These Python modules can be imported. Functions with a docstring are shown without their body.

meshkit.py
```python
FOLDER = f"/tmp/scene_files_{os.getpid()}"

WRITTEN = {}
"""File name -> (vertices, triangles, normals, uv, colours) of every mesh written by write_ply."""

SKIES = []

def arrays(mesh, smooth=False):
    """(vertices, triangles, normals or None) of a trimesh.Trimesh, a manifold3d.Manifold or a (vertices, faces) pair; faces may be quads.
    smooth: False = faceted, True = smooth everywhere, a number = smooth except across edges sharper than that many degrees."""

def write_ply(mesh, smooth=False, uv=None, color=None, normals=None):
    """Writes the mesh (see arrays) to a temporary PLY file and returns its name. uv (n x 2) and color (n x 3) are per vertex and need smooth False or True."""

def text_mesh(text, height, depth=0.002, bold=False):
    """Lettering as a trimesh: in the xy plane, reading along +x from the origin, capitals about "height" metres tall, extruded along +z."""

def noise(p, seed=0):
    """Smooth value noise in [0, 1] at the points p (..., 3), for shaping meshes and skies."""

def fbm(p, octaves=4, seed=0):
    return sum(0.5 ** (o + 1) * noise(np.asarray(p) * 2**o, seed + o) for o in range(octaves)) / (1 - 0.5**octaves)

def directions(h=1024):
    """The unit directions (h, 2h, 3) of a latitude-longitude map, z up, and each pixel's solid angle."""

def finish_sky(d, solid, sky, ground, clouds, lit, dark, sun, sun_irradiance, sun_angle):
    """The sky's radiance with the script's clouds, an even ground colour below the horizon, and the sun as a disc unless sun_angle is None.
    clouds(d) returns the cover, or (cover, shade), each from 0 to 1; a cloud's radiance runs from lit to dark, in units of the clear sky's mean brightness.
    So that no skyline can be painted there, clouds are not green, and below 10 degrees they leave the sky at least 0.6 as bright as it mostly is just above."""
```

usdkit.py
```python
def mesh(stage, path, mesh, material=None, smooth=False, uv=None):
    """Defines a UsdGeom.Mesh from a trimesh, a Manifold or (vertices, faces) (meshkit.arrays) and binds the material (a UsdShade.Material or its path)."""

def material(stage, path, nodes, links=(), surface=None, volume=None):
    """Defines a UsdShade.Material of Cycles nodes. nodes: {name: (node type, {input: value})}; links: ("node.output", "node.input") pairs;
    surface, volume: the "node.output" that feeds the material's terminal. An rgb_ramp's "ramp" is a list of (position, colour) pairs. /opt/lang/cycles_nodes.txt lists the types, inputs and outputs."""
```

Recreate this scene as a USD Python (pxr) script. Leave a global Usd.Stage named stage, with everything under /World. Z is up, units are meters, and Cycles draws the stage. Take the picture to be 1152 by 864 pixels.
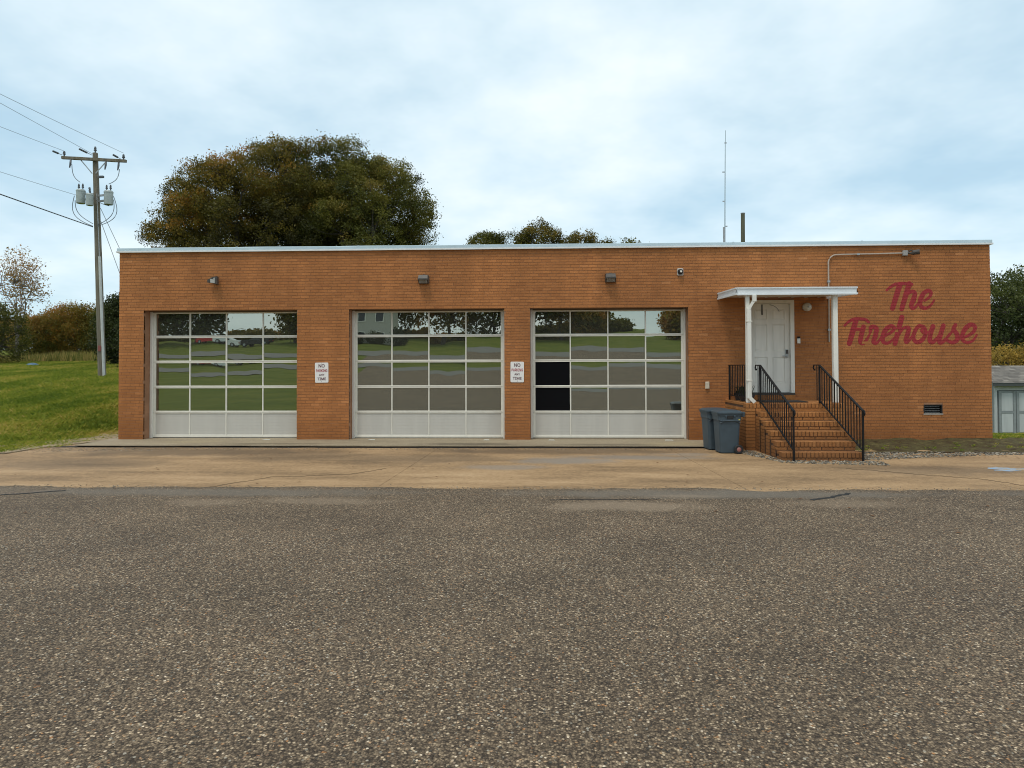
import math, random
import numpy as np, trimesh, usdkit, meshkit
from pxr import Usd, UsdGeom, UsdLux, UsdShade, Sdf, Gf, Vt
from shapely.geometry import Polygon, LineString, box as sbox
from shapely.ops import unary_union
from shapely import affinity

stage = Usd.Stage.CreateInMemory()
UsdGeom.SetStageUpAxis(stage, 'Z'); UsdGeom.SetStageMetersPerUnit(stage, 1.0)
UsdGeom.Xform.Define(stage, '/World'); UsdGeom.Scope.Define(stage, '/World/Looks')
RNG = np.random.default_rng(7); random.seed(7)

# ------------------------------------------------------------------ camera
YAW, PITCH, ROLL, CAM = 0.038547, 0.018274, -0.00298, (0.0, -16.0707, 1.68)
_f = np.array([-math.sin(YAW)*math.cos(PITCH), math.cos(YAW)*math.cos(PITCH), math.sin(PITCH)])
_r = np.array([math.cos(YAW), math.sin(YAW), 0]); _u = np.cross(_r, _f)
_r, _u = math.cos(ROLL)*_r + math.sin(ROLL)*_u, -math.sin(ROLL)*_r + math.cos(ROLL)*_u
cam = UsdGeom.Camera.Define(stage, '/World/camera')
cam.AddTransformOp().Set(Gf.Matrix4d(*_r, 0, *_u, 0, *(-_f), 0, *CAM, 1))
cam.CreateHorizontalApertureAttr(36.0); cam.CreateFocalLengthAttr(24.0)
cam.CreateVerticalApertureOffsetAttr(-1.0622)
cam.CreateExposureAttr(0.07)

# ------------------------------------------------------------------ sky and sun
SUN_AZ, SUN_EL = math.radians(206), math.radians(66)      # azimuth from +y towards +x: high, behind the camera on the left
sun_dir = np.array([math.sin(SUN_AZ)*math.cos(SUN_EL), math.cos(SUN_AZ)*math.cos(SUN_EL), math.sin(SUN_EL)])
SKY = 0.12
sky = usdkit.material(stage, '/World/Looks/sky_material', {
    'sky': ('sky_texture', dict(sky_type='single_scattering', sun_disc=False, sun_elevation=SUN_EL, sun_rotation=SUN_AZ, air_density=1.0, aerosol_density=1.0)),
    'tc': ('texture_coordinate', {}), 'sep': ('separate_xyz', {}),
    'zz': ('math', dict(math_type='maximum', value2=0.0)), 'zd': ('math', dict(math_type='add', value2=0.25)),
    'dx': ('math', dict(math_type='divide')), 'dy': ('math', dict(math_type='divide')), 'pl': ('combine_xyz', dict(z=0.0)),
    'n1': ('noise_texture', dict(scale=0.95, detail=4.0, roughness=0.45, distortion=0.15)),
    'n2': ('noise_texture', dict(scale=3.1, detail=5.0, roughness=0.55)),
    'mx': ('mix_float', dict(fac=0.3)),
    'cov': ('rgb_ramp', dict(ramp=[(0.32, (0.62,)*3), (0.47, (0.80,)*3), (0.62, (0.97,)*3)])),
    'tone': ('rgb_ramp', dict(ramp=[(0.36, (5.0, 7.0, 8.05)), (0.5, (6.75, 8.1, 8.7)), (0.64, (8.2, 8.7, 8.95))])),
    'mix': ('mix_color', dict(use_clamp=False, use_clamp_result=False)),
    'bg': ('background_shader', dict(strength=SKY))},
    [('tc.generated', 'sep.vector'), ('sep.z', 'zz.value1'), ('zz.value', 'zd.value1'), ('sep.x', 'dx.value1'), ('zd.value', 'dx.value2'),
     ('sep.y', 'dy.value1'), ('zd.value', 'dy.value2'), ('dx.value', 'pl.x'), ('dy.value', 'pl.y'), ('pl.vector', 'n1.vector'), ('pl.vector', 'n2.vector'),
     ('n1.fac', 'mx.a'), ('n2.fac', 'mx.b'), ('mx.result', 'cov.fac'), ('mx.result', 'tone.fac'),
     ('cov.color', 'mix.fac'), ('sky.color', 'mix.a'), ('tone.color', 'mix.b'), ('mix.result', 'bg.color')], surface='bg.background')
dome = UsdLux.DomeLight.Define(stage, '/World/sky')
UsdShade.MaterialBindingAPI.Apply(dome.GetPrim()).Bind(sky)
dome.GetPrim().SetCustomDataByKey('kind', 'structure')
sun = UsdLux.DistantLight.Define(stage, '/World/sun')
sun.CreateIntensityAttr(0.4); sun.CreateAngleAttr(14.0); sun.CreateNormalizeAttr(True) if hasattr(sun, 'CreateNormalizeAttr') else None
sun.GetPrim().CreateAttribute('inputs:normalize', Sdf.ValueTypeNames.Bool).Set(True)
sun.CreateColorAttr(Gf.Vec3f(1.0, 0.93, 0.82))
_z = sun_dir; _x = np.cross([0, 0, 1], _z); _x /= np.linalg.norm(_x); _y = np.cross(_z, _x)
sun.AddTransformOp().Set(Gf.Matrix4d(*_x, 0, *_y, 0, *_z, 0, 0, 0, 0, 1))

# ------------------------------------------------------------------ materials
def M(name, nodes, links=(), surface='p.BSDF'):
    return usdkit.material(stage, '/World/Looks/' + name, nodes, links, surface=surface)

def plain(name, color, rough=0.6, metal=0.0, vary=0.12, scale=6.0, bump=0.0, bscale=60.0, spec=0.5, streak=False):
    """a paint / metal / plastic with slight mottling from noise"""
    n = {'g': ('geometry', {}), 'm': ('mapping', dict(scale=(1, 1, 0.12 if streak else 1))), 'n': ('noise_texture', dict(scale=scale, detail=6.0, roughness=0.6)),
         'r': ('rgb_ramp', dict(ramp=[(0.3, tuple(c*(1-vary) for c in color)), (0.7, tuple(min(1, c*(1+vary)) for c in color))])),
         'p': ('principled_bsdf', dict(roughness=rough, metallic=metal, specular_ior_level=spec))}
    l = [('g.position', 'm.vector'), ('m.vector', 'n.vector'), ('n.fac', 'r.fac'), ('r.color', 'p.base_color')]
    if bump:
        n['bn'] = ('noise_texture', dict(scale=bscale, detail=4.0)); n['b'] = ('bump', dict(strength=bump, distance=0.01))
        l += [('g.position', 'bn.vector'), ('bn.fac', 'b.height'), ('b.normal', 'p.normal')]
    return M(name, n, l)

def toned(name, stops, rough=0.85, nscale=55.0, namt=0.25, bump=0.3, dirt=None, spec=0.3):
    """colour from the mesh's own 'tone' value through a ramp, broken up by fine noise; dirt = (z0, z1, colour): earth splashed low on the wall, and broad weathering"""
    n = {'a': ('attribute', dict(attribute='tone')), 'g': ('geometry', {}),
         'n': ('noise_texture', dict(scale=nscale, detail=4.0)), 'n2': ('noise_texture', dict(scale=0.55, detail=5.0)),
         'r': ('rgb_ramp', dict(ramp=stops)), 'k': ('map_range', dict(from_min=0.3, from_max=0.7, to_min=1-namt, to_max=1+namt)),
         'smap': ('mapping', dict(scale=(2.6, 2.6, 0.16))), 'sn': ('noise_texture', dict(scale=1.0, detail=7.0, roughness=0.62)), 'sk': ('map_range', dict(from_min=0.34, from_max=0.62, to_min=0.87, to_max=1.06)), 'k0': ('math', dict(math_type='multiply')),
         'k2': ('map_range', dict(from_min=0.3, from_max=0.7, to_min=0.86, to_max=1.12)), 'kk': ('math', dict(math_type='multiply')),
         's': ('vector_math', dict(math_type='scale')),
         'b': ('bump', dict(strength=bump, distance=0.004)), 'p': ('principled_bsdf', dict(roughness=rough, specular_ior_level=spec))}
    l = [('a.fac', 'r.fac'), ('g.position', 'n.vector'), ('g.position', 'n2.vector'), ('n.fac', 'k.value'), ('n2.fac', 'k2.value'), ('g.position', 'smap.vector'), ('smap.vector', 'sn.vector'), ('sn.fac', 'sk.value'), ('k.result', 'k0.value1'), ('sk.result', 'k0.value2'), ('k0.value', 'kk.value1'), ('k2.result', 'kk.value2'),
         ('r.color', 's.vector1'), ('kk.value', 's.scale'), ('n.fac', 'b.height'), ('b.normal', 'p.normal')]
    if dirt:
        z0, z1, col = dirt
        n |= {'sx': ('separate_xyz', {}), 'dz': ('map_range', dict(from_min=z0, from_max=z1, to_min=1.0, to_max=0.0, clamp=True)),
              'dn': ('noise_texture', dict(scale=2.3, detail=6.0, roughness=0.65)), 'dm': ('math', dict(math_type='multiply')), 'dmm': ('math', dict(math_type='multiply', value2=1.25, use_clamp=True)),
              'dx': ('mix_color', dict(b=col))}
        l += [('g.position', 'sx.vector'), ('sx.z', 'dz.value'), ('g.position', 'dn.vector'), ('dz.result', 'dm.value1'), ('dn.fac', 'dm.value2'), ('dm.value', 'dmm.value1'), ('dmm.value', 'dx.fac'), ('s.vector', 'dx.a'), ('dx.result', 'p.base_color')]
    else:
        l += [('s.vector', 'p.base_color')]
    return M(name, n, l)

def leafy(name, stops):
    n = {'a': ('attribute', dict(attribute='tone')), 'r': ('rgb_ramp', dict(ramp=stops)),
         'd': ('principled_bsdf', dict(roughness=0.6, specular_ior_level=0.25)), 't': ('translucent_bsdf', {}), 'm': ('mix_closure', dict(fac=0.25))}
    return M(name, n, [('a.fac', 'r.fac'), ('r.color', 'd.base_color'), ('r.color', 't.color'), ('d.BSDF', 'm.closure1'), ('t.BSDF', 'm.closure2')], 'm.closure')

BRICK_STOPS = [(0.0, (0.246, 0.0882, 0.0278)), (0.2, (0.328, 0.124, 0.0405)), (0.5, (0.379, 0.148, 0.0473)), (0.8, (0.432, 0.171, 0.0567)), (1.0, (0.48, 0.214, 0.0856))]
m_brick = toned('brick', BRICK_STOPS, dirt=(-0.05, 0.55, (0.24, 0.085, 0.022)))
m_step_brick = toned('step_brick', [(c[0], (c[1][0]*0.90, c[1][1]*0.98, c[1][2]*0.95)) for c in BRICK_STOPS], dirt=(-0.1, 0.6, (0.12, 0.05, 0.02)))
m_mortar = plain('mortar', (0.29, 0.145, 0.075), 0.95, vary=0.2, scale=3.0, bump=0.3)
m_far_brick = M('plain_brick_wall', {'g': ('geometry', {}), 'm': ('mapping', dict(rotation=(math.pi/2, 0, math.pi/2))), 'b': ('brick_texture', dict(color1=(0.36, 0.13, 0.05), color2=(0.28, 0.095, 0.037), mortar=(0.34, 0.19, 0.11), scale=1.0, mortar_size=0.005, brick_width=0.213, row_height=0.0677)), 'p': ('principled_bsdf', dict(roughness=0.9))},
              [('g.position', 'm.vector'), ('m.vector', 'b.vector'), ('b.color', 'p.base_color')])
m_white_metal = plain('white_painted_metal', (0.68, 0.645, 0.575), 0.45, vary=0.08, scale=4.0, streak=True)
m_white_paint = plain('white_paint', (0.70, 0.68, 0.615), 0.5, vary=0.11, scale=5.0, streak=True)
m_door_panel = plain('white_aluminium_panel', (0.53, 0.505, 0.455), 0.42, metal=0.1, vary=0.08, scale=2.5, streak=True)
m_door_rail = plain('door_rail', (0.70, 0.665, 0.58), 0.4, vary=0.06, scale=5.0)
m_coping = plain('coping_metal', (0.52, 0.62, 0.66), 0.35, metal=0.4, vary=0.08, scale=1.5)
m_trim = plain('coping_lip', (0.72, 0.73, 0.72), 0.45, vary=0.05)
m_black = plain('black_iron', (0.008, 0.0075, 0.0075), 0.55, vary=0.3, scale=30, spec=0.25)
m_bronze = plain('dark_bronze', (0.05, 0.042, 0.035), 0.5, vary=0.3, scale=20)
m_lens = plain('lamp_lens', (0.38, 0.37, 0.34), 0.2, vary=0.1)
m_dark = plain('dark_void', (0.015, 0.015, 0.015), 0.8)
m_interior = plain('interior_plaster', (0.16, 0.155, 0.14), 0.9)
m_floor_in = plain('interior_floor', (0.10, 0.10, 0.095), 0.7)
m_roof = plain('roof_membrane', (0.30, 0.30, 0.29), 0.9, vary=0.2)
m_globe = plain('milky_globe', (0.55, 0.53, 0.46), 0.25)
m_steel = plain('grey_steel', (0.34, 0.35, 0.35), 0.4, metal=0.5, vary=0.15, scale=12)
m_conduit = plain('conduit', (0.40, 0.33, 0.27), 0.5, vary=0.12)
m_beige = plain('beige_plastic', (0.55, 0.47, 0.36), 0.5)
m_bin = plain('blue_bin_plastic', (0.043, 0.064, 0.080), 0.5, vary=0.14, scale=7, bump=0.12, bscale=140)
m_bin_dark = plain('dark_bin_plastic', (0.038, 0.057, 0.071), 0.5, vary=0.12)
m_rubber = plain('rubber', (0.015, 0.015, 0.015), 0.75)
m_hub = plain('wheel_hub', (0.30, 0.12, 0.10), 0.5)
m_red_paint = plain('red_wall_paint', (0.30, 0.015, 0.022), 0.7, vary=0.22, scale=16, bump=0.3, bscale=90)
m_sign = plain('sign_white', (0.76, 0.73, 0.70), 0.45, vary=0.04)
m_sign_red = plain('sign_red', (0.35, 0.03, 0.05), 0.5)
m_sign_dark = plain('sign_dark', (0.10, 0.03, 0.045), 0.5)
m_pole_wood = plain('weathered_pole_wood', (0.155, 0.135, 0.10), 0.9, vary=0.35, scale=12, streak=True, bump=0.3)
m_green_wood = plain('mossy_post_wood', (0.085, 0.085, 0.052), 0.9, vary=0.3, scale=14, streak=True)
m_xfmr = plain('transformer_grey', (0.33, 0.37, 0.36), 0.4, vary=0.1)
m_ceramic = plain('dark_porcelain', (0.07, 0.075, 0.08), 0.3)
m_wire = plain('dark_wire', (0.06, 0.065, 0.07), 0.6)
m_thin_wire = plain('weathered_wire', (0.20, 0.21, 0.22), 0.6)
m_bark = plain('bark', (0.052, 0.043, 0.033), 0.95, vary=0.35, scale=8, bump=0.4, bscale=30)
m_pale_bark = plain('pale_bark', (0.17, 0.145, 0.12), 0.95, vary=0.3, scale=8)
m_shed = plain('shed_siding', (0.42, 0.44, 0.445), 0.7, vary=0.1, scale=5, streak=True)
m_shed_trim = plain('shed_trim', (0.22, 0.24, 0.245), 0.7, vary=0.1)
m_shingle = toned('roof_shingle', [(0, (0.12, 0.108, 0.095)), (1, (0.24, 0.215, 0.185))], 0.95)
m_pot = plain('dark_pot', (0.02, 0.018, 0.02), 0.6)
m_mat = plain('doormat', (0.016, 0.015, 0.015), 0.95, vary=0.4, scale=40)
m_tarp = plain('blue_plastic', (0.05, 0.11, 0.16), 0.5)
m_white_mark = plain('white_marking', (0.62, 0.62, 0.56), 0.8, vary=0.2, scale=25)
m_crack = plain('crack_black', (0.016, 0.015, 0.014), 1.0)  # flat near-black colour of the asphalt cracks
m_house = plain('pale_house_siding', (0.40, 0.39, 0.33), 0.7)
m_car_red = plain('red_car_paint', (0.40, 0.02, 0.02), 0.3)
m_car_white = plain('white_car_paint', (0.70, 0.70, 0.68), 0.3)
m_car_glass = plain('dark_car_glass', (0.02, 0.025, 0.03), 0.1)

m_glass = M('reflective_door_glass', {'t': ('transparent_bsdf', dict(color=(0.42, 0.44, 0.40))), 'g': ('glossy_bsdf', dict(color=(0.80, 0.83, 0.74), roughness=0.0)), 'm': ('mix_closure', dict(fac=0.53)), 'gp': ('geometry', {}), 'wn': ('noise_texture', dict(scale=1.5, detail=1.0)), 'wb': ('bump', dict(strength=0.06, distance=0.02)), 'd': ('diffuse_bsdf', dict(color=(0.42, 0.39, 0.31))), 'm2': ('mix_closure', dict(fac=0.032))},
            [('gp.position', 'wn.vector'), ('wn.fac', 'wb.height'), ('wb.normal', 'g.normal'), ('t.BSDF', 'm.closure1'), ('g.BSDF', 'm.closure2'), ('m.closure', 'm2.closure1'), ('d.BSDF', 'm2.closure2')], 'm2.closure')
m_black_glass = M('opaque_black_pane', {'p': ('principled_bsdf', dict(base_color=(0.004, 0.004, 0.005), roughness=0.25, specular_ior_level=0.12))})  # near-black opaque sheet that barely reflects

LEAF_OAK = leafy('oak_leaves', [(0.0, (0.0216, 0.025, 0.0044)), (0.3, (0.0567, 0.0612, 0.0077)), (0.6, (0.115, 0.106, 0.0132)), (0.85, (0.155, 0.125, 0.02)), (1.0, (0.20, 0.14, 0.024))])
LEAF_RUST = leafy('rusty_oak_leaves', [(0.0, (0.027, 0.0244, 0.0044)), (0.3, (0.081, 0.0708, 0.0088)), (0.6, (0.169, 0.12, 0.0143)), (0.85, (0.27, 0.137, 0.0176)), (1.0, (0.351, 0.14, 0.0198))])
LEAF_DARK = leafy('dark_green_leaves', [(0.0, (0.0156, 0.0225, 0.0066)), (0.5, (0.0442, 0.0575, 0.0132)), (1.0, (0.0975, 0.106, 0.022))])
LEAF_BROWN = leafy('brown_hedge_leaves', [(0.0, (0.0569, 0.058, 0.0121)), (0.3, (0.14, 0.138, 0.0218)), (0.6, (0.265, 0.179, 0.0339)), (1.0, (0.38, 0.166, 0.0363))])
LEAF_YELLOW = leafy('yellow_leaves', [(0.0, (0.10, 0.08, 0.02)), (0.5, (0.26, 0.17, 0.03)), (1.0, (0.42, 0.26, 0.045))])
LEAF_PALE = leafy('pale_sparse_leaves', [(0.0, (0.15, 0.10, 0.035)), (0.6, (0.30, 0.19, 0.065)), (1.0, (0.38, 0.18, 0.05))])
m_grass_blade = M('grass_blades', {'a': ('attribute', dict(attribute='tone')), 'g': ('geometry', {}), 'mp': ('mapping', dict(scale=(1.0, 0.45, 1.0))), 'n': ('noise_texture', dict(scale=0.55, detail=5.0, roughness=0.65)), 'k': ('map_range', dict(from_min=0.32, from_max=0.68, to_min=-0.42, to_max=0.42)), 's': ('math', dict(math_type='add')),
      'r': ('rgb_ramp', dict(ramp=[(0.0, (0.084, 0.125, 0.012)), (0.35, (0.161, 0.205, 0.0192)), (0.6, (0.259, 0.271, 0.0288)), (0.85, (0.392, 0.317, 0.054)), (1.0, (0.532, 0.37, 0.12))])), 'd': ('principled_bsdf', dict(roughness=0.6, specular_ior_level=0.2)), 't': ('translucent_bsdf', {}), 'm': ('mix_closure', dict(fac=0.25))},
      [('a.fac', 's.value1'), ('g.position', 'mp.vector'), ('mp.vector', 'n.vector'), ('n.fac', 'k.value'), ('k.result', 's.value2'), ('s.value', 'r.fac'), ('r.color', 'd.base_color'), ('r.color', 't.color'), ('d.BSDF', 'm.closure1'), ('t.BSDF', 'm.closure2')], 'm.closure')
m_weeds = leafy('tall_weeds', [(0.0, (0.08, 0.10, 0.02)), (0.5, (0.20, 0.18, 0.04)), (1.0, (0.36, 0.25, 0.08))])

m_lawn = M('lawn', {'g': ('geometry', {}), 'n': ('noise_texture', dict(scale=0.35, detail=6.0, roughness=0.6)), 'n2': ('noise_texture', dict(scale=9.0, detail=5.0, roughness=0.7)), 'mx': ('mix_float', dict(fac=0.45)),
            'r': ('rgb_ramp', dict(ramp=[(0.3, (0.055, 0.075, 0.010)), (0.45, (0.095, 0.122, 0.016)), (0.56, (0.13, 0.145, 0.022)), (0.7, (0.20, 0.17, 0.05))])),
            'b': ('bump', dict(strength=0.7, distance=0.06)), 'n3': ('noise_texture', dict(scale=45.0, detail=4.0)), 'p': ('principled_bsdf', dict(roughness=0.95, specular_ior_level=0.1))},
           [('g.position', 'n.vector'), ('g.position', 'n2.vector'), ('g.position', 'n3.vector'), ('n.fac', 'mx.a'), ('n2.fac', 'mx.b'), ('mx.result', 'r.fac'), ('r.color', 'p.base_color'), ('n3.fac', 'b.height'), ('b.normal', 'p.normal')])

def spots_graph(n, l, pos, spots, out):
    """sum of soft noisy ellipses on the ground: stains, patches. spots: (x, y, rx, ry, strength)"""
    prev = None
    n['sw'] = ('noise_texture', dict(scale=1.7, detail=6.0, roughness=0.7)); l.append((pos, 'sw.vector'))
    for i, (x, y, rx, ry, s) in enumerate(spots):
        n[f's{i}v'] = ('vector_math', dict(math_type='subtract', vector2=(x, y, 0))); l.append((pos, f's{i}v.vector1'))
        n[f's{i}d'] = ('vector_math', dict(math_type='multiply', vector2=(1/rx, 1/ry, 0))); l.append((f's{i}v.vector', f's{i}d.vector1'))
        n[f's{i}l'] = ('vector_math', dict(math_type='length')); l.append((f's{i}d.vector', f's{i}l.vector1'))
        n[f's{i}w'] = ('math', dict(math_type='multiply_add', value2=-1.6)); l += [('sw.fac', f's{i}w.value1'), (f's{i}l.value', f's{i}w.value3')]
        n[f's{i}m'] = ('map_range', dict(range_type='smoothstep', from_min=-0.45, from_max=0.35, to_min=s, to_max=0.0, clamp=True)); l.append((f's{i}w.value', f's{i}m.value'))
        if prev is None: prev = f's{i}m.result'
        else:
            n[f's{i}a'] = ('math', dict(math_type='maximum')); l += [(prev, f's{i}a.value1'), (f's{i}m.result', f's{i}a.value2')]; prev = f's{i}a.value'
    return prev

# chip-sealed asphalt: dark binder, stones of many tints
n = {'g': ('geometry', {}), 'v': ('voronoi_texture', dict(scale=82.0, feature='f1', randomness=1.0)), 'w': ('white_noise_texture', {}), 'v2': ('voronoi_texture', dict(scale=150.0, feature='f1')),
     'wn': ('white_noise_texture', dict(dimensions='3D')),
     'c': ('rgb_ramp', dict(ramp=[(0.0, (0.0561, 0.0383, 0.0244)), (0.28, (0.109, 0.0767, 0.0489)), (0.5, (0.161, 0.115, 0.0733)), (0.70, (0.213, 0.153, 0.0961)), (0.83, (0.27, 0.196, 0.124)), (0.905, (0.364, 0.266, 0.167)), (0.95, (0.623, 0.486, 0.326)), (0.962, (0.416, 0.187, 0.0611)), (0.974, (0.197, 0.159, 0.13)), (0.986, (0.374, 0.224, 0.106)), (1.0, (0.81, 0.663, 0.489))])),
     'sep': ('separate_color', {}),
     'e': ('rgb_ramp', dict(ramp=[(0.30, (1, 1, 1)), (0.62, (0.42, 0.40, 0.38)), (0.85, (0.3, 0.29, 0.28))])),
     'mul': ('mix_color', dict(blend_type='multiply', fac=0.85)),
     'big': ('noise_texture', dict(scale=0.7, detail=8.0, roughness=0.68)), 'bk': ('map_range', dict(from_min=0.3, from_max=0.7, to_min=0.76, to_max=1.2)), 'sc': ('vector_math', dict(math_type='scale')),
     'dust': ('mix_color', dict(b=(0.155, 0.132, 0.105))), 'sand': ('mix_color', dict(b=(0.27, 0.20, 0.135))), 'sand2': ('noise_texture', dict(scale=140.0, detail=3.0)), 'sm': ('map_range', dict(from_min=0.3, from_max=0.7, to_min=0.35, to_max=1.0, clamp=True)), 'smm': ('math', dict(math_type='multiply')),
     'inv': ('math', dict(math_type='subtract', value1=1.0)), 'b': ('bump', dict(strength=0.55, distance=0.012)),
     'p': ('principled_bsdf', dict(roughness=0.82, specular_ior_level=0.3))}
l = [('g.position', 'v.vector'), ('v.color', 'sep.color'), ('sep.r', 'c.fac'), ('v.distance', 'e.fac'), ('c.color', 'mul.a'), ('e.color', 'mul.b'),
     ('g.position', 'big.vector'), ('big.fac', 'bk.value'), ('mul.result', 'sc.vector1'), ('bk.result', 'sc.scale'),
     ('v.distance', 'inv.value2'), ('inv.value', 'b.height'), ('b.normal', 'p.normal'), ('g.position', 'sand2.vector'), ('sand2.fac', 'sm.value'),
     ('sc.vector', 'dust.a'), ('dust.result', 'sand.a'), ('sand.result', 'p.base_color')]
for k in ('w', 'v2', 'wn'): n.pop(k)
o = spots_graph(n, l, 'g.position', [(1.05, -7.45, 1.3, 0.34, 0.85), (-2.9, -7.2, 1.1, 0.25, 0.6), (-4.3, -7.3, 0.6, 0.3, 0.5), (3.9, -7.2, 0.9, 0.3, 0.5), (2.0, -6.75, 0.5, 0.13, 0.6)], None)
l += [(o, 'smm.value1'), ('sm.result', 'smm.value2'), ('smm.value', 'sand.fac')]
m2, l2 = {}, []
o2 = spots_graph(m2, l2, 'g.position', [(-4.6, -6.62, 3.6, 0.33, 0.62), (2.6, -6.6, 3.4, 0.36, 0.7), (-9.0, -6.5, 1.8, 0.35, 0.6), (7.5, -6.5, 2.0, 0.25, 0.4)], None)
n |= {'q' + k: v for k, v in m2.items()}; l += [(a if a == 'g.position' else 'q' + a, 'q' + b) for a, b in l2] + [('q' + o2, 'dust.fac')]
m_asphalt = M('chip_seal_asphalt', n, l)

def concrete(name, stops, spots, spotcol, spots2, spotcol2, bstr=0.25):
    n = {'g': ('geometry', {}), 'n': ('noise_texture', dict(scale=0.8, detail=8.0, roughness=0.65)), 'mp': ('mapping', dict(scale=(0.45, 1.5, 1.0))), 'n2': ('noise_texture', dict(scale=13.0, detail=8.0, roughness=0.8)), 'mx': ('mix_float', dict(fac=0.42)),
         'r': ('rgb_ramp', dict(ramp=stops)), 'd': ('mix_color', dict(b=spotcol)), 'd2': ('mix_color', dict(b=spotcol2)),
         'n3': ('noise_texture', dict(scale=120.0, detail=3.0)), 'sp': ('map_range', dict(from_min=0.3, from_max=0.7, to_min=0.55, to_max=1.4)), 'sc': ('vector_math', dict(math_type='scale')),
         'b': ('bump', dict(strength=bstr, distance=0.006)), 'p': ('principled_bsdf', dict(roughness=0.85, specular_ior_level=0.3))}
    l = [('g.position', 'mp.vector'), ('mp.vector', 'n.vector'), ('g.position', 'n2.vector'), ('g.position', 'n3.vector'), ('n.fac', 'mx.a'), ('n2.fac', 'mx.b'), ('mx.result', 'r.fac'),
         ('r.color', 'd.a'), ('d.result', 'd2.a'), ('d2.result', 'sc.vector1'), ('n3.fac', 'sp.value'), ('sp.result', 'sc.scale'), ('sc.vector', 'p.base_color'), ('n3.fac', 'b.height'), ('b.normal', 'p.normal')]
    o = spots_graph(n, l, 'g.position', spots, None); l.append((o, 'd.fac'))
    m = {}; l2 = []
    o2 = spots_graph(m, l2, 'g.position', spots2, None)
    n |= {'q' + k: v for k, v in m.items()}
    l += [(a if a == 'g.position' else 'q' + a, 'q' + b) for a, b in l2] + [('q' + o2, 'd2.fac')]
    return M(name, n, l)

m_apron = concrete('tan_concrete', [(0.34, (0.13, 0.0803, 0.0416)), (0.45, (0.255, 0.16, 0.0812)), (0.54, (0.359, 0.228, 0.117)), (0.66, (0.468, 0.314, 0.178))],
                   [(-7.2, -2.0, 3.6, 0.8, 0.7), (-2.3, -3.0, 2.2, 0.8, 0.5), (0.5, -1.8, 3.6, 0.5, 0.65), (-8.5, -3.8, 2.2, 1.0, 0.45), (6.6, -4.3, 1.8, 0.6, 0.5), (-4.8, -2.6, 1.8, 1.0, 0.5)], (0.105, 0.072, 0.045),
                   [(0.55, -3.2, 1.1, 0.55, 0.8), (1.9, -2.75, 1.6, 0.42, 0.75), (-0.6, -4.1, 0.9, 0.35, 0.6), (2.9, -2.3, 0.6, 0.3, 0.6)], (0.235, 0.20, 0.165))
m_slab = concrete('door_slab_concrete', [(0.3, (0.17, 0.13, 0.085)), (0.5, (0.30, 0.24, 0.16)), (0.7, (0.40, 0.325, 0.22))],
                  [(-1.6, -0.9, 1.2, 0.3, 0.7), (1.5, -1.0, 1.5, 0.2, 0.5), (-6, -0.9, 1.5, 0.2, 0.5)], (0.09, 0.07, 0.045), [(3, -0.8, 0.8, 0.4, 0.5), (-8, -0.5, 0.8, 0.4, 0.4)], (0.38, 0.30, 0.17))
m_edge_shade_crack = plain('edge_shade_and_crack', (0.03, 0.02, 0.012), 0.95, vary=0.5, scale=8)  # near-black: painted gap shade at the slab lip, also the concrete cracks
m_road = plain('road_asphalt', (0.14, 0.135, 0.125), 0.9, vary=0.12)
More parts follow.
